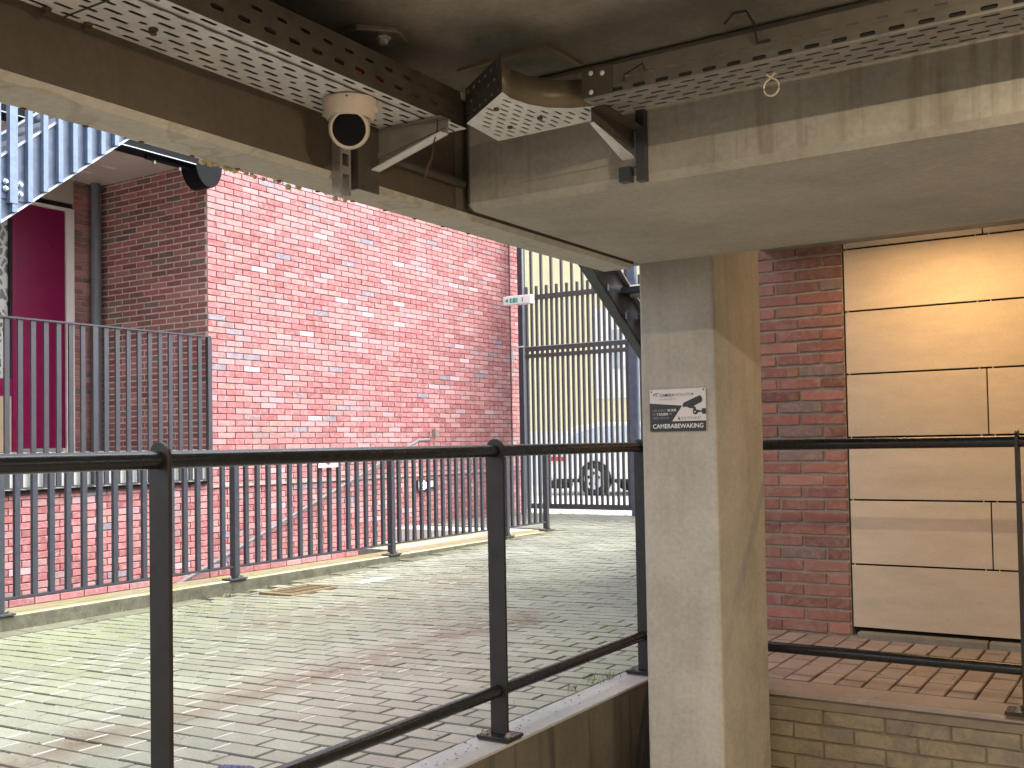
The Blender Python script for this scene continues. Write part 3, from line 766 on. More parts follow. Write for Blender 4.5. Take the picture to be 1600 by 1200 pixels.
MB().box(-8.285, -8.25, 10.72, 11.06, .44, .58).build('back_plate', 'anthracite', wl, bevel=.004)
MB().lathe([(.012, -.05), (.03, -.035), (.033, .02), (.022, .045), (.006, .05)], (-8.215, 10.78, .51), n=16).build('globe', 'lamp_out', wl, smooth=True)
MB().box(-8.25, -8.235, 10.97, 11.04, .48, .56).build('reflector', 'cream', wl)
# emergency sign on wall end
es = thing('emergency_sign', (-7.9, 12.7, 3.08), 'white box sign with green pictogram sticking out from the brick wall top right corner', 'sign')
MB().box(-8.12, -7.66, 12.60, 12.72, 3.015, 3.14).build('housing', 'white_paint', es, bevel=.01)
for a, b in ((-8.00, -7.97), (-7.955, -7.90), (-7.89, -7.87), (-7.80, -7.78)): MB().box(a, b, 12.594, 12.5995, 3.04, 3.105).build('pictogram', 'teal', es)
MB().prism([(-8.09, 12.594, 3.075), (-8.03, 12.594, 3.045), (-8.03, 12.594, 3.105)], (0, .005, 0)).build('pictogram', 'teal', es)
# thin cable on wall
cb = MB().tube([(WX+.012, 13.05, .3), (WX+.012, 13.05, 4.0)], .008, 8).build('wall_cable', 'anthracite'); tag(cb, 'thin dark vertical cable on the brick wall near the gate post', 'cable')

# ================================================================== GATE
gt = thing('bar_gate', (-7.2, 13.1, 0), 'tall grey vertical bar gate leaf closing the driveway beside the brick wall', 'gate')
GY = 13.1
def gate_leaf(parent, x0, x1):
    n = int(round((x1-x0)/.0868)); b_ = (x1-x0)/n
    MB().box(x0, x1, GY-.025, GY+.025, .072, .145).build('bottom_rail', 'anthracite_far', parent)
    for a, b in ((3.132, 3.20), (2.378, 2.436), (2.278, 2.334)): MB().box(x0, x1, GY-.03, GY+.03, a, b).build('rail', 'anthracite_far', parent)
    MB().box(x0, x1, GY-.034, GY+.034, 2.437, 2.445).build('rail_cap', 'stair_edge', parent)
    for i in range(n):
        xc = x0+b_*(i+.5); top = 4.6 if i % 2 else 3.33
        MB().box(xc-.016, xc+.016, GY-.02, GY+.02, .146, top).build('bar', 'anthracite_far', parent)
gate_leaf(gt, -8.07, -6.365)
MB().box(-8.155, -8.075, GY-.05, GY+.05, -.01, 4.6).build('post', 'anthracite', gt, bevel=.004)
MB().box(-8.07, -8.055, GY-.055, GY-.03, -.01, 4.6).build('edge_strip', 'stair_edge', gt)
MB().box(-6.36, -6.25, GY-.05, GY+.05, -.01, 4.6).build('post', 'stair_plate', gt, bevel=.004)
MB().tube([(-8.06, 13.03, 2.45), (-8.18, 13.03, 2.44), (-8.24, 13.03, 2.40), (-8.25, 13.03, 2.30), (-8.25, 13.03, 2.15)], .012, 8).build('conduit', 'galv', gt, smooth=True)
g2 = thing('bar_gate', (-5.3, 13.1, 0), 'second grey vertical bar gate leaf hidden behind the concrete column', 'gate')
gate_leaf(g2, -6.24, -4.4); MB().box(-4.39, -4.29, GY-.05, GY+.05, -.01, 4.6).build('post', 'anthracite', g2)

# ================================================================== STREET BEYOND
yb_ = thing('yellow_building', (-12, 24, 0), 'pale yellow building with an overexposed white lower wall across the street', 'building')
MB().box(-30, 6, 24.0, 30, 1.35, 14).build('wall', 'yellow_render', yb_)
MB().box(-30, 6, 23.96, 30, -.03, 1.35).build('plinth', 'white_paint', yb_)  # lower wall made white, overexposure put into the colour
def bwin(x0, x1, z0, z1):
    f = MB().box(x0-.12, x1+.12, 23.93, 23.999, z0-.12, z1+.12).build('window', 'white_paint', yb_)
    MB().box(x0, x1, 23.90, 23.929, z0, z1).build('pane', 'glass', f)
    MB().box((x0+x1)/2-.06, (x0+x1)/2+.06, 23.88, 23.899, z0, z1).build('mullion', 'white_paint', f)
bwin(-12.1, -11.5, 2.9, 3.9); bwin(-16.5, -15.2, 8.0, 9.6); bwin(-7.6, -6.6, 2.9, 4.1)
MB().box(-12.7, -10.8, 23.94, 24, 2.15, 4.5).build('white_bay', 'white_paint', yb_)
# car
cr_ = thing('white_car', (-8.7, 18.9, 0), 'white hatchback parked in the street behind the bar gate', 'car')
CX0, CYN, CW = -10.9, 18.37, 1.65
prof = [(0, .36), (-.02, .62), (.03, .90), (.18, 1.12), (.62, 1.36), (1.1, 1.42), (2.0, 1.41), (2.65, 1.20), (3.05, .93), (3.75, .80), (4.0, .62), (4.03, .34), (3.75, .22), (.25, .24)]
mb = MB(); secs = []
for t2, ins in ((0, 1), (.06, .5), (.16, 0)):
    pass
def ringp(yoff, ins):
    out = []
    for (a, z) in prof:
        tum = max(0, z-.88)*.42
        out.append((CX0+a+(0.02*ins if a < 2 else -.02*ins), yoff, z-.015*ins if z > .5 else z+.01*ins))
    return out
def car_ring(side):
    # outer body line tucks in with height (tumblehome)
    o = []
    for (a, z) in prof:
        tum = max(0, z-.9)*.42; yy = CYN+tum if side == 0 else CYN+CW-tum
        o.append((CX0+a, yy, z))
    return o
def shrink(r, k, dy):
    cx = CX0+2; cz = .75; return [(cx+(p[0]-cx)*k, p[1]+dy, cz+(p[2]-cz)*k) for p in r]
r0 = shrink(car_ring(0), .97, -.0); r1 = shrink(car_ring(0), 1.0, .05); r2 = shrink(car_ring(1), 1.0, -.05); r3 = shrink(car_ring(1), .97, 0)
n = len(prof); V = r0+r1+r2+r3; Fc = [tuple(range(n-1, -1, -1)), tuple(3*n+i for i in range(n))]
for a in range(3):
    for i in range(n): Fc.append((a*n+i, a*n+(i+1) % n, (a+1)*n+(i+1) % n, (a+1)*n+i))
MB().mesh(V, Fc).build('body', 'car_paint', cr_, smooth=True)
def side_poly(name, pts, mat, d=.012):
    q = [(CX0+a, CYN-d+max(0, z-.9)*.42-(.0), z) for a, z in pts]
    MB().prism(q, (0, .02, 0)).build(name, mat, cr_)
side_poly('side_window', [(.55, .95), (.70, 1.22), (1.15, 1.33), (1.55, 1.34), (1.55, .95)], 'glass')
side_poly('side_window', [(1.62, .95), (1.62, 1.34), (2.0, 1.33), (2.55, 1.12), (2.75, .95)], 'glass')
side_poly('tail_light', [(-.0, .66), (.0, .76), (.50, .74), (.50, .66)], 'tail', .03)
side_poly('sill_trim', [(.25, .23), (.25, .30), (3.75, .30), (3.75, .23)], 'tyre', .02)
for wx in (1.16, 3.45):
    c_ = (CX0+wx, CYN-.02, .30)
    MB().lathe([(.36, .0), (.36, .05)], c_, (0, 1, 0), 32).build('wheel_arch', 'tyre', cr_)
    wh = MB().lathe([(.20, -.045), (.285, -.04), (.30, -.02), (.30, .12), (.2, .13)], c_, (0, 1, 0), 32).build('wheel', 'tyre', cr_, smooth=True)
    MB().lathe([(.03, -.06), (.17, -.052), (.205, -.062), (.205, -.02)], c_, (0, 1, 0), 32).build('rim', 'alloy', wh, smooth=True)
    for q in range(5):
        a = 2*math.pi*q/5+.3; p = (c_[0]+.115*math.cos(a), CYN-.082, c_[2]+.115*math.sin(a))
        MB().lathe([(.034, 0), (.034, .02)], p, (0, 1, 0), 10).build('rim_opening', 'tyre', wh)
for wx in (1.16, 3.45): MB().lathe([(.30, 0), (.30, .2)], (CX0+wx, CYN+CW-.2, .30), (0, 1, 0), 24).build('wheel', 'tyre', cr_)
MB().box(CX0-.05, CX0+.45, CYN-.01, CYN+.4, .10, .26).build('exhaust', 'tyre', cr_, bevel=.05)

# ================================================================== STEEL STAIRS
def stair(name, label, xo, xi, y0, z0, y1, z1, plate_h, mats, balusters, tw=.26):
    s = thing(name, (xo, (y0+y1)/2, min(z0, z1)), label, 'stair')
    for x_ in (xo, xi):
        poly = [(x_, y0, z0), (x_, y1, z1), (x_, y1, z1+plate_h), (x_, y0, z0+plate_h)]
        MB().prism(poly, (.012 if x_ == xo else -.012, 0, 0)).build('stringer', mats[0], s)
        MB().bar((x_, y0, z0), (x_, y1, z1), .06, .014, (0, 0, 1)).build('flange', mats[1], s)
        MB().bar((x_, y0, z0+plate_h), (x_, y1, z1+plate_h), .06, .012, (0, 0, 1)).build('flange', mats[1], s)
    n_ = int(abs(z1-z0)/.185)
    for k in range(n_):
        t = (k+.6)/n_; yy = y0+(y1-y0)*t; zz = z0+(z1-z0)*t+plate_h*.75
        MB().box(min(xo, xi)+.02, max(xo, xi)-.02, yy-tw/2, yy+tw/2, zz-.035, zz).build('tread', mats[2], s)
    return s
sl_ = .793
Y0, Z0 = 2.2, 2.664-(4.285-2.2)*sl_
Y1 = 5.9; Z1 = 2.664+(Y1-4.285)*sl_
s1 = stair('steel_stair', 'blue grey steel stair with vertical balusters rising at the upper left edge', -7.0, -7.95, Y0, Z0, Y1, Z1, .47, ('stair_plate', 'stair_edge', 'stair_edge'), None)
k = -14
while True:
    yy = 4.242+.1225*k
    if yy > Y1-.1: break
    if yy > Y0+.05:
        zb = 2.664+(yy-4.285)*sl_+.01
        MB().box(-6.985, -6.945, yy-.019, yy+.019, zb, zb+1.32).build('baluster', 'stair_blue', s1)
    k += 1
MB().box(-6.985, -6.94, 4.325, 4.385, 2.80, 4.1).build('newel', 'stair_blue', s1)
MB().bar((-6.965, Y0, Z0+1.35), (-6.965, Y1, Z1+1.35), .05, .04).build('handrail', 'stair_edge', s1)
bp = MB().box(-6.9875, -6.980, 4.27, 4.47, 2.83, 2.99).build('splice_plate', 'stair_plate', s1)
for yy, zz in ((4.31, 2.95), (4.31, 2.90), (4.42, 2.88), (4.42, 2.95)): MB().lathe([(.022, 0), (.022, .015), (.014, .017), (.014, .03)], (-6.980, yy, zz), (1, 0, 0), 8).build('bolt', 'stair_edge', s1)
# dark stair seen beside the column
s2 = thing('dark_steel_stair', (-3.5, 7, 1), 'dark steel stair underside descending behind the top of the concrete column', 'stair')
k2 = -.63
def sy(y): return 2.215+(y-6.60)*k2
ya, yb2 = 5.2, 10.1
for xo in (-3.5, -2.45):
    MB().prism([(xo, ya, sy(ya)+.06), (xo, yb2, sy(yb2)+.06), (xo, yb2, sy(yb2)+.33), (xo, ya, sy(ya)+.33)], (.012, 0, 0)).build('stringer', 'stair_dark', s2)
    MB().bar((xo-.024, ya, sy(ya)+.035), (xo-.024, yb2, sy(yb2)+.035), .072, .02).build('flange', 'stair_dark', s2)
    MB().bar((xo+.02, ya, sy(ya)+.335), (xo+.02, yb2, sy(yb2)+.335), .05, .012).build('flange', 'galv_mid', s2)
for k in range(16):
    yy = ya+.2+k*.29; zz = sy(yy)+.30
    MB().box(-3.47, -2.46, yy-.13, yy+.13, zz-.04, zz).build('tread', 'stair_dark', s2)
    MB().box(-3.485, -3.478, yy-.03, yy-.012, sy(yy)+.075, sy(yy)+.125).build('slot', 'stair_edge', s2)
MB().tube([(-3.45, 7.16, 2.16), (-2.5, 7.16, 2.16)], .05, 14).build('cross_tube', 'galv_mid', s2, smooth=True)

# ================================================================== CABLE TRAY
def slot(cx, cy, L, Wd, ang=0, n=4):
    pts = []; h = L/2-Wd/2
    for s_, a0 in ((1, -90), (-1, 90)):
        for k in range(n+1):
            a = R(a0+180*k/n); pts.append((s_*h+Wd/2*math.cos(a), Wd/2*math.sin(a)))
    ca, sa = math.cos(ang), math.sin(ang)
    return [(cx+x*ca-y*sa, cy+x*sa+y*ca) for x, y in pts]
def inside(poly, p, mgn=0):
    x, y = p; c = False; n = len(poly)
    for i in range(n):
        (x1, y1), (x2, y2) = poly[i], poly[(i+1) % n]
        if (y1 > y) != (y2 > y) and x < (x2-x1)*(y-y1)/(y2-y1)+x1: c = not c
        if mgn:
            dx, dy = x2-x1, y2-y1; t = max(0, min(1, ((x-x1)*dx+(y-y1)*dy)/(dx*dx+dy*dy)))
            if math.hypot(x-x1-t*dx, y-y1-t*dy) < mgn: return False
    return c
def perforated(name, outer, holes, z, mat, parent, th=.002):
    pl_ = MB().prism([(x, y, z) for x, y in outer], (0, 0, th)).build(name, mat, parent)
    cut = MB()
    for h in holes: cut.prism([(x, y, z-.01) for x, y in h], (0, 0, .02))
    co_ = cut.build('cutter', mat)
    md = pl_.modifiers.new('slots', 'BOOLEAN'); md.object = co_; md.operation = 'DIFFERENCE'; md.solver = 'EXACT'
    pl_.location = WL[pl_.name]; pl_.parent = None
    dg_ = bpy.context.evaluated_depsgraph_get(); dg_.update(); me = bpy.data.meshes.new_from_object(pl_.evaluated_get(dg_))
    pl_.modifiers.clear(); pl_.data = me; bpy.data.objects.remove(co_)
    pl_.parent = parent; pl_.location = WL[pl_.name]-WL[parent.name]
    return pl_
def strip_plates(name, L0, L1, rows, pitch, frame, mat, parent, th=.0015):
    """rows: (w0, w1, slot length or 0, slot width, stagger, round every nth)"""
    bm = bmesh.new(); O, U, Vv = [Vector(a) for a in frame]
    for wa, wb, sl_len, sl_w, stag, rnd_n in rows:
        wc = (wa+wb)/2
        if not sl_len:
            bm.faces.new([bm.verts.new(O+U*p[0]+Vv*p[1]) for p in ((L0, wa), (L1, wa), (L1, wb), (L0, wb))]); continue
        a = L0-pitch+pitch*stag; ci = 0
        while a < L1:
            b = a+pitch; ca, cb_ = max(L0, a), min(L1, b); ci += 1
            if cb_-ca > .001:
                corners = [(ca, wa), (cb_, wa), (cb_, wb), (ca, wb)]
                vo = [bm.verts.new(O+U*p[0]+Vv*p[1]) for p in corners]
                if cb_-ca > pitch-.0005:
                    ln = sl_w*1.9 if (rnd_n and ci % rnd_n == 0) else sl_len
                    h = slot((a+b)/2, wc, ln, sl_w, n=4)
                    vi = [bm.verts.new(O+U*p[0]+Vv*p[1]) for p in h]
                    # arcs: right 0..4 (bottom to top), left 5..9 (top to bottom)
                    F4 = [(vo[0], vo[1], vi[0], vi[9])]+[(vo[1], vi[k+1], vi[k]) for k in (0, 1)]+[(vo[1], vo[2], vi[2])]+[(vo[2], vi[k+1], vi[k]) for k in (2, 3)]
                    F4 += [(vo[2], vo[3], vi[5], vi[4])]+[(vo[3], vi[k+1], vi[k]) for k in (5, 6)]+[(vo[3], vo[0], vi[7])]+[(vo[0], vi[k+1], vi[k]) for k in (7, 8)]
                    for f in F4: bm.faces.new(f)
                else: bm.faces.new(vo)
            a = b
    bmesh.ops.remove_doubles(bm, verts=bm.verts, dist=1e-5); bmesh.ops.recalc_face_normals(bm, faces=bm.faces)
    me = bpy.data.meshes.new(name); bm.to_mesh(me); bm.free(); me.materials.append(M[mat])
    o = bpy.data.objects.new(name, me); COL.objects.link(o); place(o, (0, 0, 0), parent)
    s_ = o.modifiers.new('sheet', 'SOLIDIFY'); s_.thickness = th; s_.offset = 0
    return o
def rows_of(w0, w1, n, ln, wd, rr=None):
    st = (w1-w0)/n; return [(w0+k*st, w0+(k+1)*st, ln, wd, .5*(k % 2), 3 if k == rr else 0) for k in range(n)]
TZ = 1.825
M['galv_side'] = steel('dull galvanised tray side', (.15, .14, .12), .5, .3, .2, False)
rk0 = random.Random(31)
M['galv_base2'] = steel('darker tray base steel', (.24, .235, .22), .5, .2, .2, False)  # right tray base set darker than the left one
ct = thing('cable_tray', (-1.62, 1.5, TZ), 'perforated galvanised cable tray running along the brown edge beam from upper left', 'cable tray')
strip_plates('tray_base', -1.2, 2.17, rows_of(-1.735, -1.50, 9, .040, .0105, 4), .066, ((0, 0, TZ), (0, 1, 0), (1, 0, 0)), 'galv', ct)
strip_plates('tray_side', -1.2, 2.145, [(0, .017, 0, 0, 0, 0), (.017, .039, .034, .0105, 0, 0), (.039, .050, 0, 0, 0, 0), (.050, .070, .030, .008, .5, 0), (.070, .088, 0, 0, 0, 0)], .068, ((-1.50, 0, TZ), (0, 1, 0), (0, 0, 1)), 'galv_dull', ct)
MB().box(-1.7365, -1.7345, -1.2, 2.17, TZ, TZ+.06).build('tray_back_side', 'galv_dull', ct)
for x_ in (-1.712, -1.532): MB().bar((x_, -1.2, TZ-.0035), (x_, 2.16, TZ-.0035), .0028, .0022).build('fold_line', 'galv_dull', ct)
MB().box(-1.735, -1.502, 1.17, 1.172, TZ-.0035, TZ-.0012).build('joint_seam', 'galv_dull', ct)
for (x_, y_) in ((-1.70, 1.13), (-1.70, 1.215), (-1.62, 1.30), (-1.56, 1.12)):
    MB().lathe([(.009, 0), (.009, -.004), (.006, -.0045), (.006, -.012)], (x_, y_, TZ-.002), n=8).build('bolt', 'rust', ct)
cb2 = thing('cable_tray', (-.3, 2.2, TZ), 'perforated cable tray running right along the warm lit cross beam', 'cable tray')
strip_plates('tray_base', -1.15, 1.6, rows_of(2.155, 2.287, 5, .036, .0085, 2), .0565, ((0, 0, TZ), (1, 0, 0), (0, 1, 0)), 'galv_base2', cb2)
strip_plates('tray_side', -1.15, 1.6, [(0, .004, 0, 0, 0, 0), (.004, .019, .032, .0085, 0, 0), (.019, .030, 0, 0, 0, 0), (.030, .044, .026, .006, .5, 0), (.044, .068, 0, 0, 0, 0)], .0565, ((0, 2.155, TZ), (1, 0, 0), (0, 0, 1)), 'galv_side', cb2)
MB().box(-1.15, 1.6, 2.286, 2.288, TZ, TZ+.06).build('tray_back_side', 'galv_dull', cb2)
MB().box(-1.15, 1.6, 2.1520, 2.1545, TZ-.001, TZ+.004).build('folded_edge', 'galv_base2', cb2)
# elbow
el = thing('tray_elbow', (-1.35, 2.2, TZ), 'angled perforated tray elbow with a curved bright band joining the two cable trays', 'cable tray elbow')
arc = [(-1.275, 1.990), (-1.283, 2.04), (-1.272, 2.10), (-1.245, 2.15), (-1.20, 2.185), (-1.145, 2.203)]
outer = [(-1.494, 2.310), (-1.476, 2.135)]+arc+[(-1.15, 2.300)]
holes = []
dirA = math.atan2(2.310-1.986, -1.494+1.275)
ang = R(-4)
for i in range(-8, 12):
    for j in range(-10, 12):
        u, v_ = i*.050+(.025 if j % 2 else 0), j*.0225
        cx, cy = -1.36+u*math.cos(ang+R(90))-v_*math.sin(ang+R(90)), 2.18+u*math.sin(ang+R(90))+v_*math.cos(ang+R(90))
        if inside(outer, (cx, cy), .018): holes.append(slot(cx, cy, .033, .0075, ang+R(90), 3))
perforated('elbow_base', outer, holes, TZ, 'galv', el)
def wallstrip(name, pts, h, mat, z0=TZ, th=.002):
    v = []; f = []
    for p in pts: v += [(p[0], p[1], z0), (p[0], p[1], z0+h)]
    for i in range(len(pts)-1): f.append((2*i, 2*i+2, 2*i+3, 2*i+1))
    o = MB().mesh(v, f).build(name, mat, el, smooth=True); s_ = o.modifiers.new('sheet', 'SOLIDIFY'); s_.thickness = th; return o
L_ = math.hypot(.201, .145)
o = strip_plates('elbow_side', 0, L_, rows_of(0, .088, 3, .015, .0085), .040, ((-1.476, 2.135, TZ), Vector((.201, -.145, 0)).normalized(), (0, 0, 1)), 'galv_dull', el)
wallstrip('curved_band', arc, .068, 'brass_band')
wallstrip('outer_side', [(-1.494, 2.310), (-1.15, 2.300)], .06, 'galv_dull')
for (x_, y_) in ((-1.40, 2.22), (-1.30, 2.20), (-1.35, 2.08)): MB().lathe([(.007, 0), (.007, -.005)], (x_, y_, TZ), n=8).build('bolt', 'rust', el)
for (x_, z_) in ((-1.13, TZ+.06), (-1.10, TZ+.055), (-1.13, TZ+.015)): MB().lathe([(.006, 0), (.006, .004), (.003, .006)], (x_, 2.1535, z_), (0, -1, 0), 10).build('bolt', 'galv', cb2)
# splice plate on side of B
MB().box(-1.155, -1.075, 2.1505, 2.153, TZ+.004, TZ+.072).build('splice_plate', 'galv_dull', cb2)

# brackets
b1 = thing('tray_bracket', (-1.70, 2.0, 1.7), 'galvanised cantilever bracket holding the tray on the brown edge beam, right of the security camera', 'bracket')
chp = MB()
for (ya_, yb_2) in ((1.895, 1.903), (1.926, 1.934)): chp.box(-1.727, -1.700, ya_, yb_2, 1.632, 2.02)
zc = 1.65
prevz = 1.632
for k in range(5):
    z_a = 1.652+k*.05; chp.box(-1.7005, -1.698, 1.903, 1.926, z_a+.030, z_a+.05)
o = chp.build('slotted_channel', 'galv_mid', b1)
MB().box(-1.727, -1.70, 1.955, 1.961, 1.655, TZ-.002).box(-1.70, -1.695, 1.955, 2.035, 1.655, TZ-.002).build('back_plate', 'galv_dull', b1)
YB = 2.035
web = [(-1.697, YB, 1.712), (-1.502, YB+.03, 1.782), (-1.502, YB+.03, TZ-.003), (-1.697, YB, TZ-.003)]
MB().prism(web, (0, .004, 0)).build('arm', 'galv_mid', b1)
MB().mesh([(-1.697, YB, 1.712), (-1.502, YB+.03, 1.782), (-1.502, YB+.0, 1.780), (-1.697, YB-.03, 1.710)], [(0, 1, 2, 3)]).build('arm_lip', 'galv', b1).modifiers.new('s', 'SOLIDIFY').thickness = .003
MB().bar((-1.697, YB-.002, 1.752), (-1.502, YB+.028, 1.806), .006, .012).build('arm_rib', 'galv_mid', b1)
MB().box(-1.697, -1.502, YB-.0, YB+.045, TZ-.006, TZ-.003).build('arm_top', 'galv_mid', b1)
b1.location.x += .018
b3 = thing('tray_bracket', (-1.17, 2.4, 1.7), 'dark bracket and channel holding the tray on the warm lit cross beam', 'bracket')
MB().box(-1.142, -1.120, 2.412, 2.438, 1.686, 1.87).build('channel', 'anthracite', b3)
MB().box(-1.215, -1.145, 2.424, 2.430, 1.728, 1.86).build('back_plate', 'galv_mid', b3, bevel=.001)
MB().box(-1.192, -1.162, 2.412, 2.438, 1.690, 1.728).build('channel_foot', 'anthracite', b3)
MB().prism([(-1.156, 2.424, 1.775), (-1.160, 2.205, 1.790), (-1.160, 2.205, TZ-.004), (-1.156, 2.424, TZ+.02)], (.003, 0, 0)).build('arm', 'galv_dull', b3)
MB().mesh([(-1.186, 2.424, 1.748), (-1.150, 2.424, 1.748), (-1.154, 2.205, 1.786), (-1.164, 2.205, 1.786)], [(0, 1, 2, 3)]).build('arm_lip', 'galv', b3).modifiers.new('s', 'SOLIDIFY').thickness = .003
MB().box(-1.16, -1.12, 2.205, 2.424, TZ-.004, TZ-.002).build('arm_top', 'galv_dull', b3)
# second bracket further right, channel behind it at the beam joint
b4 = thing('tray_hanger', (-1.66, 2.1, 2.0), 'small ceiling plate with bolt holding the tray under the dark ceiling', 'bracket')
MB().prism([(-1.72, 1.90, 2.0305), (-1.62, 1.89, 2.0305), (-1.55, 1.96, 2.0305), (-1.57, 2.02, 2.0305), (-1.70, 2.03, 2.0305)], (0, 0, -.014)).build('plate', 'galv_mid', b4, bevel=.002)
MB().lathe([(.018, 0), (.018, -.004), (.011, -.005), (.011, -.016)], (-1.60, 1.965, 2.016), n=6).build('bolt', 'galv', b4)
MB().tube([(-1.665, 1.975, 2.02), (-1.665, 1.975, 1.84)], .008, 8).build('rod', 'galv_dull', b4)
# conduit on edge beam, dark pipe behind the bracket
cd = MB().tube([(-1.698, 2.1, 1.765), (-1.698, 2.435, 1.765)], .012, 10).build('short_conduit', 'galv_dull', smooth=True); tag(cd, 'short grey conduit on the edge beam behind the bracket arm', 'pipe')

# cables lying in tray
for nm, lab, mt, zz, xx in (('red_cable', 'red cable glimpsed through the slots of the tray side near the corner', 'tail', TZ+.03, -1.512), ('grey_cable', 'grey cable lying in the left cable tray', 'tie_white', TZ+.05, -1.53)):
    c_ = MB().tube([(xx-.05, 1.45, zz-.01), (xx-.02, 1.6, zz), (xx-.004, 1.8, zz), (xx-.03, 2.14, zz)] if nm == 'red_cable' else [(xx, -1, zz), (xx, .8, zz+.004), (xx-.01, 1.9, zz), (xx-.03, 2.14, zz)], .008, 8).build(nm, mt, smooth=True); tag(c_, lab, 'cable')
cbn = thing('slot_darkening_cables', (-1.62, 1, TZ+.01), 'added black cables darkening the slots of the left cable tray', 'cables')  # unseen cables added so the tray slots look dark
for k in range(11):
    x_ = -1.722+k*.0205; j_ = [rk0.uniform(-.003, .003) for _ in range(5)]
    MB().tube([(x_+j_[i], -1.1+i*.8, TZ+.013+abs(j_[i])) for i in range(5)], .0105, 8).build('cable', 'tie_black', cbn, smooth=True)
cbn = thing('slot_darkening_cables', (0, 2.2, TZ+.01), 'added black cables darkening the slots of the right cable tray', 'cables')
for k in range(6):
    y_ = 2.168+k*.0205; j_ = [rk0.uniform(-.003, .003) for _ in range(5)]
    MB().tube([(-1.14+i*.66, y_+j_[i], TZ+.013+abs(j_[i])) for i in range(5)], .0105, 8).build('cable', 'tie_black', cbn, smooth=True)
cbn = thing('slot_darkening_cables', (-1.35, 2.2, TZ+.01), 'added black cables darkening the slots of the tray elbow', 'cables')
for k in range(7):
    o_ = k*.021
    MB().tube([(-1.47+o_*.5, 2.13+o_*.02, TZ+.014), (-1.42+o_*.3, 2.285-o_*.8, TZ+.014), (-1.30+o_*.2, 2.29-o_*.75, TZ+.014), (-1.17, 2.285-o_*.55, TZ+.014)], .0105, 8).build('cable', 'tie_black', cbn, smooth=True)
# cable ties
def loop_pts(c, r_, n=22, open_=.5, tail=.02, flat=1.0):
    pts = []
    for k in range(n+1):
        a = math.pi/2+open_/2+(2*math.pi-open_)*k/n; pts.append((c[0]+r_*math.cos(a), c[1], c[2]+r_*1.1*math.sin(a)))
    p0 = pts[0]; p1 = pts[-1]
    return [(p0[0]+tail*1.1, c[1], p0[2]+tail)]+pts+[(p1[0]-tail*1.1, c[1]-.004, p1[2]+tail*.8)]
tw = MB().tube(loop_pts((-.716, 2.2, 1.783), .017, tail=.012), .0022, 6).build('white_cable_tie', 'tie_white', smooth=True); tag(tw, 'white cable tie loop hanging from the right cable tray', 'cable tie')
tb = MB().tube([(-.80, 2.15, 1.925), (-.775, 2.14, 1.940), (-.745, 2.135, 1.935), (-.730, 2.137, 1.905), (-.728, 2.15, 1.868), (-.70, 2.152, 1.868)], .0028, 6).build('black_cable_tie', 'tie_black', smooth=True); tag(tb, 'black cable tie bent over the side of the right cable tray', 'cable tie')
tb2 = MB().tube([(-1.045, 2.148, 1.848), (-1.04, 2.144, 1.862), (-.995, 2.144, 1.878), (-.99, 2.148, 1.862)], .0022, 6).build('black_cable_tie', 'tie_black', smooth=True); tag(tb2, 'short black cable tie on the tray side close to the elbow', 'cable tie')
# dry stem
tg = MB().tube([(-1.503, 2.05, 1.825), (-1.500, 2.045, 1.79), (-1.508, 2.04, 1.76), (-1.515, 2.042, 1.725), (-1.530, 2.038, 1.695), (-1.542, 2.040, 1.668)], [.0015, .002, .0018, .0032, .0035, .0008], 6)
tg.tube([(-1.508, 2.04, 1.76), (-1.500, 2.035, 1.745)], .0009, 5); tg.tube([(-1.522, 2.04, 1.71), (-1.532, 2.036, 1.70)], .0009, 5)
tag(tg.build('dry_stem', 'twig'), 'dry brown plant stem dangling from the tip of the bracket arm', 'twig')

# ================================================================== SECURITY CAMERA
sk = thing('security_camera', (-1.592, 1.83, TZ), 'off white dome security camera with black lens hanging under the left cable tray', 'camera')
C0 = Vector((-1.592, 1.83, TZ-.002))
MB().lathe([(.060, 0), (.0635, -.003), (.0635, -.018), (.0620, -.021), (.0605, -.028), (.0580, -.038), (.0545, -.044), (.0500, -.047), (.0470, -.045)], C0, n=56).build('housing', 'cam_white', sk, smooth=True)
aim = (Vector((0, 0, H+.12))-Vector((-1.592, 1.83, 1.75))).normalized(); aim = Vector((aim.x-.02, aim.y, aim.z-.10)).normalized()
BC = C0+Vector((0.002, -.006, -.067))
prof_ = [(.0480*math.sin(a), -.0480*math.cos(a)) for a in [R(12*i) for i in range(1, 11)]]
prof_ += [(.0440, .0285), (.0425, .0310), (.0385, .0312), (.0378, .0290)]
MB().lathe([(max(.001, r_), h_) for r_, h_ in prof_], BC, aim, 56).build('eyeball', 'cam_white', sk, smooth=True)
MB().lathe([(.0377, .0270), (.0377, .0300), (.030, .0305)], BC, aim, 48).build('lens_cover', 'lens', sk)
MB().lathe([(.0022, 0), (.0022, .002)], C0+Vector((.036, -.0520, -.010)), Vector((.55, -.83, 0)), 10).build('screw_hole', 'void', sk)
for a in (200, 20): MB().box(C0.x+.058*math.cos(R(a))-.008, C0.x+.058*math.cos(R(a))+.008, C0.y+.058*math.sin(R(a))-.008, C0.y+.058*math.sin(R(a))+.008, C0.z-.034, C0.z-.020).build('grip_notch', 'cam_white', sk, bevel=.003)

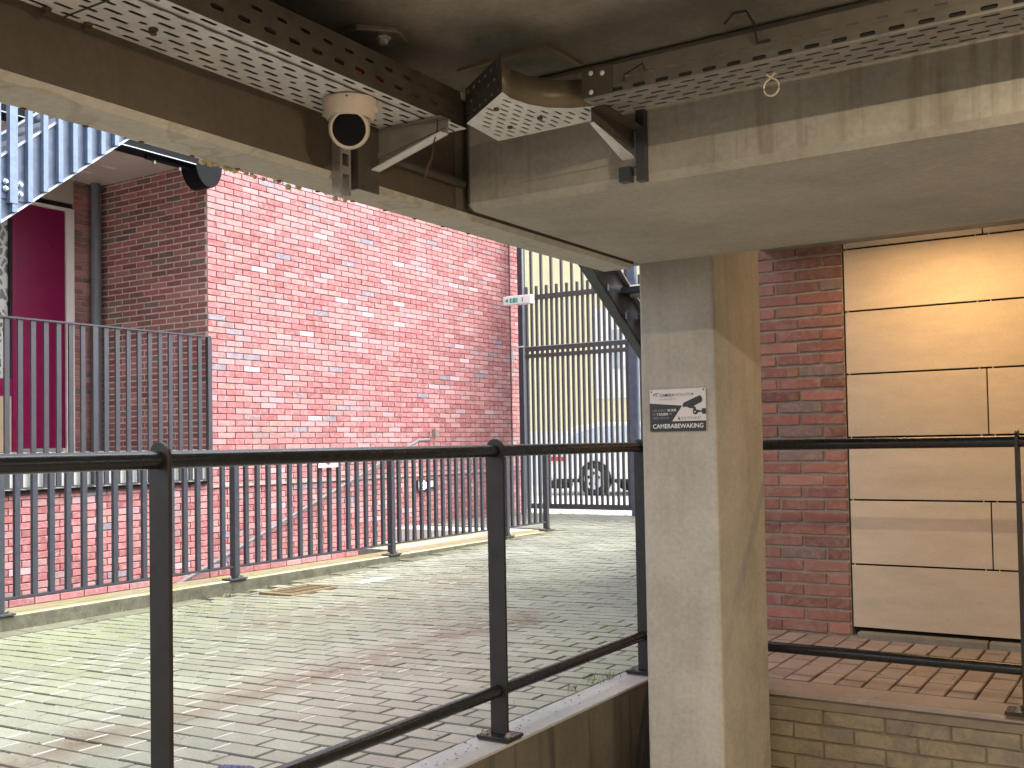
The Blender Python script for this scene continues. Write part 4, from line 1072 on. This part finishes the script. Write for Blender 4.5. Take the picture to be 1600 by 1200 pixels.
# ================================================================== WARNING SIGN
SX0, SX1, SZ0, SZ1, SY = -1.666, -1.443, 1.057, 1.2135, 3.5965
sg = thing('warning_sign', ((SX0+SX1)/2, SY, SZ0), 'black and white camera surveillance sign screwed to the concrete column', 'sign')
sw, sh = SX1-SX0, SZ1-SZ0
def P(u, v, d=0): return (SX0+u*sw, SY-.004-d, SZ1-v*sh)
MB().box(SX0, SX1, SY-.004, SY, SZ0, SZ1).build('plate', 'sign_white', sg)
def flat(name, pts, mat, d=.0004, t=.0003):
    return MB().prism([P(u, v, d) for u, v in pts], (0, t, 0)).build(name, mat, sg)
flat('black_field', [(0, .325), (.585, .40), (.40, .765), (1.0, .765), (1, 1), (0, 1)], 'sign_black')
flat('camera_picture', [(.60, .36), (.615, .33), (.90, .17), (.925, .20), (.945, .26), (.93, .33), (.80, .41), (.80, .47), (.72, .47), (.66, .43), (.60, .44), (.59, .40)], 'sign_black')
flat('camera_picture', [(.77, .44), (.82, .44), (.83, .50), (.90, .525), (.93, .525), (.93, .48), (1.0, .48), (1.0, .61), (.93, .61), (.93, .56), (.87, .57), (.84, .61), (.81, .62), (.78, .60), (.77, .55), (.78, .51)], 'sign_black', .0008)
flat('pivot_dot', [(.81+.012*math.cos(a), .555+.016*math.sin(a)) for a in [R(36*i) for i in range(10)]], 'sign_text', .0013)
flat('logo_swoosh', [(.055, .15), (.075, .11), (.12, .085), (.20, .08), (.13, .10), (.09, .125), (.07, .15)], 'sign_black', .0005)
ri = []; ro = []
MB().mesh([P(.125+r_*math.cos(a), .14+r_*1.35*math.sin(a), .0006) for a in [2*math.pi*i/16 for i in range(16)] for r_ in (.021, .028)],
          [(2*i, 2*i+1, (2*i+3) % 32, (2*i+2) % 32) for i in range(16)]).build('logo_ring', 'sign_grey', sg)
flat('logo_dot', [(.125+.008*math.cos(a), .14+.01*math.sin(a)) for a in [R(45*i) for i in range(8)]], 'sign_black', .0006)
flat('print_dot', [(.768+.017*math.cos(a), .135+.023*math.sin(a)) for a in [R(36*i) for i in range(10)]], 'sign_black', .0006)
for u_, v_ in ((.035, .05), (.965, .04)): MB().lathe([(.0028, 0), (.0028, .002)], P(u_, v_, 0), (0, -1, 0), 10).build('screw', 'void', sg)
def text(s, u, v, hgt, mat, width=None, bold=0.0, d=.0009):
    cu = bpy.data.curves.new('lettering', 'FONT'); cu.body = s; cu.size = 1; cu.offset = bold; cu.resolution_u = 3
    tmp = bpy.data.objects.new('tmp', cu); COL.objects.link(tmp)
    dg_ = bpy.context.evaluated_depsgraph_get(); dg_.update(); me = bpy.data.meshes.new_from_object(tmp.evaluated_get(dg_))
    bpy.data.objects.remove(tmp); me.materials.clear(); me.materials.append(M[mat])
    xs = [q.co.x for q in me.vertices]; ys = [q.co.y for q in me.vertices]; x0, x1, y0, y1 = min(xs), max(xs), min(ys), max(ys)
    k = hgt*sh/(y1-y0); kx = (width*sw/(x1-x0)) if width else k; o3 = Vector(P(u, v+hgt, d))
    for q in me.vertices: q.co = Vector(((q.co.x-x0)*kx, 0, (q.co.y-y0)*k))
    me.name = 'lettering'; o = bpy.data.objects.new('lettering', me); COL.objects.link(o); place(o, o3, sg); return o
text('CAMERA', .185, .105, .075, 'sign_black', .255, .008)
text('INSTALLATIE', .445, .100, .072, 'sign_grey', .29)
text('VEILIGHEID & SERVICE', .17, .225, .03, 'sign_grey', .31)
text('HIER WORDT', .05, .475, .055, 'sign_grey', .25); text('24 UUR', .32, .472, .058, 'sign_text', .16, .02)
text('EN', .05, .565, .055, 'sign_grey', .05); text('7 DAGEN', .125, .562, .06, 'sign_text', .20, .02); text('PER', .345, .562, .05, 'sign_grey', .06)
text('WEEK GEFILMD', .05, .655, .055, 'sign_grey', .30)
text('CAMERABEWAKING', .05, .825, .105, 'sign_text', .90, .012)
text('026 529 00 07', .57, .665, .06, 'sign_grey', .34)
flat('phone_mark', [(.51, .665), (.525, .66), (.53, .69), (.545, .715), (.55, .735), (.53, .74), (.51, .71)], 'sign_black', .0006)

# ================================================================== LAMPS of the garage and the walkway, and an added fill
def tube_lamp(name, label, a, b, power, size, col):
    a, b = Vector(a), Vector(b); t = thing(name, (a+b)/2, label, 'lamp')
    MB().bar(a+Vector((0, 0, .009)), b+Vector((0, 0, .009)), .10, .010).build('housing', 'white_paint', t)
    MB().bar(a-Vector((0, 0, .003)), b-Vector((0, 0, .003)), .07, .012).build('diffuser', 'lamp_warm', t)
    l = bpy.data.lights.new(name, 'AREA'); l.shape = 'RECTANGLE'; l.size = size; l.size_y = .07; l.energy = power; l.color = col
    lo = bpy.data.objects.new(name+'_light', l); COL.objects.link(lo); lo.parent = t; lo.location = (0, 0, -.012)
    d = b-a; lo.rotation_euler = (0, 0, math.atan2(d.y, d.x)); return t
tube_lamp('walkway_lamp', 'warm tube lamp under the ceiling above the paved walkway', (-1.2, 5.02, 2.014), (-.5, 5.02, 2.014), 3.0, .7, (1, .60, .24))
tube_lamp('garage_lamp', 'warm tube lamp under the garage ceiling near the cross beam', (.2, 1.2, 1.99), (1.2, 1.2, 1.99), 34, 1.0, (1, .80, .56))
tube_lamp('garage_lamp', 'added fill lamp under the garage ceiling behind the viewer', (-1.3, -1.8, 1.99), (-.1, -1.8, 1.99), 20, 1.2, (1, .93, .82))  # unseen lamp added to brighten the column's front face

# ================================================================== SMALL THINGS
# blue shoe toe by the railing
sh_ = thing('blue_shoe', (-2.40, 2.2, 0), 'glossy blue and black shoe lying on the pavers at the bottom edge', 'shoe')
dv = Vector((-.30, .62, 0)).normalized(); sv = Vector((dv.y, -dv.x, 0))
def shoe(name, mat, prof, z0, z1s):
    V = []; n = 12
    for (t, wd, hh) in prof:
        c_ = Vector((-2.44, 2.28, 0))+dv*(t)
        for k in range(n):
            a = 2*math.pi*k/n; V.append(c_+sv*(wd*math.cos(a))+Vector((0, 0, z0+(hh*(.5+.5*math.sin(a))))))
    F_ = [(i*n+k, i*n+(k+1) % n, (i+1)*n+(k+1) % n, (i+1)*n+k) for i in range(len(prof)-1) for k in range(n)]
    F_ += [tuple(range(n)), tuple((len(prof)-1)*n+k for k in range(n-1, -1, -1))]
    return MB().mesh(V, F_).build(name, mat, sh_, smooth=True)
shoe('upper', 'blue_shoe', [(-.26, .02, .05), (-.24, .035, .085), (-.16, .036, .09), (-.08, .040, .065), (-.02, .040, .045), (.03, .028, .030), (.05, .008, .012)], .012, 0)
shoe('sole', 'sign_black', [(-.27, .025, .018), (-.2, .040, .018), (-.1, .043, .018), (0, .045, .018), (.05, .028, .018), (.062, .008, .016)], .0, 0)
# tufts
def tufts(name, spots, mat, label, hmin, hmax, nb):
    rd = random.Random(11); m_ = MB()
    for (x_, y_, z_, s_) in spots:
        for k in range(nb):
            a = rd.uniform(0, 6.28); h = rd.uniform(hmin, hmax)*s_; lean = rd.uniform(.2, .9)*h; bx, by = x_+rd.gauss(0, .02*s_), y_+rd.gauss(0, .03*s_)
            w2 = .0018; px, py = -math.sin(a)*w2, math.cos(a)*w2
            m_.mesh([(bx-px, by-py, z_), (bx+px, by+py, z_), (bx+math.cos(a)*lean*.5+px*.7, by+math.sin(a)*lean*.5+py*.7, z_+h*.65), (bx+math.cos(a)*lean, by+math.sin(a)*lean, z_+h)], [(0, 1, 2), (0, 2, 3)])
    o = m_.build(name, mat); return tag(o, label, 'weeds', kind='stuff')
rk = random.Random(4)
sp = [(-6.17+rk.uniform(0, .06), rk.uniform(3.5, 10.3), 0, rk.uniform(.3, 1)) for _ in range(90)]
sp = [(a, b, gz(a, b)-.005, s_) for a, b, _, s_ in sp]
tufts('kerb_weeds', sp, 'moss_dry', 'dry grass and weeds growing along the foot of the mossy kerb', .012, .045, 14)
tufts('edge_weeds', [(-2.12, 3.95, 0, 1.1), (-2.11, 4.05, 0, .9), (-2.14, 3.82, 0, .6), (-2.1, 3.1, 0, .5), (-2.11, 2.5, 0, .4)]+[(-8.2+i*.21, 13.17, -.01, rk.uniform(.5, 1.6)) for i in range(12)], 'weed', 'small green weeds at the pavement edge near the railing and gate', .015, .05, 16)
# crumbs: leaves, grit
m_ = MB(); rg_ = random.Random(9)
for _ in range(260):
    x_, y_ = rg_.uniform(-6, -2.1), rg_.uniform(1.6, 9); s_ = rg_.uniform(.002, .006); z_ = gz(x_, y_)+.002
    if rg_.random() < .35: x_ = -2.0-abs(rg_.gauss(0, .06)); y_ = rg_.uniform(1.6, 4.1); z_ = .002
    a = rg_.uniform(0, 6.28); q = [(x_+s_*math.cos(a+b_), y_+s_*math.sin(a+b_)*rg_.uniform(.5, 1), z_+rg_.uniform(0, .003)) for b_ in (0, 1.6, 3.1, 4.7)]
    m_.mesh(q, [(0, 1, 2, 3)])
for _ in range(60):
    x_, y_ = rg_.uniform(-1.9, .5), rg_.uniform(4.2, 5.4); s_ = rg_.uniform(.003, .008); a = rg_.uniform(0, 6.28)
    m_.mesh([(x_+s_*math.cos(a+b_), y_+s_*math.sin(a+b_), .004) for b_ in (0, 1.6, 3.1, 4.7)], [(0, 1, 2, 3)])
tag(m_.build('leaf_crumbs', 'twig'), 'scattered dark leaf crumbs and grit on the paving', 'debris', kind='stuff')
lt = MB().mesh([(-5.62, 6.42, -.072), (-5.50, 6.40, -.068), (-5.45, 6.74, -.060), (-5.58, 6.78, -.066), (-5.56, 6.6, -.052)], [(0, 1, 4), (1, 2, 4), (2, 3, 4), (3, 0, 4)]).build('white_litter', 'litter')
tag(lt, 'flat white scrap of litter on the pavers past the drain grate', 'litter')
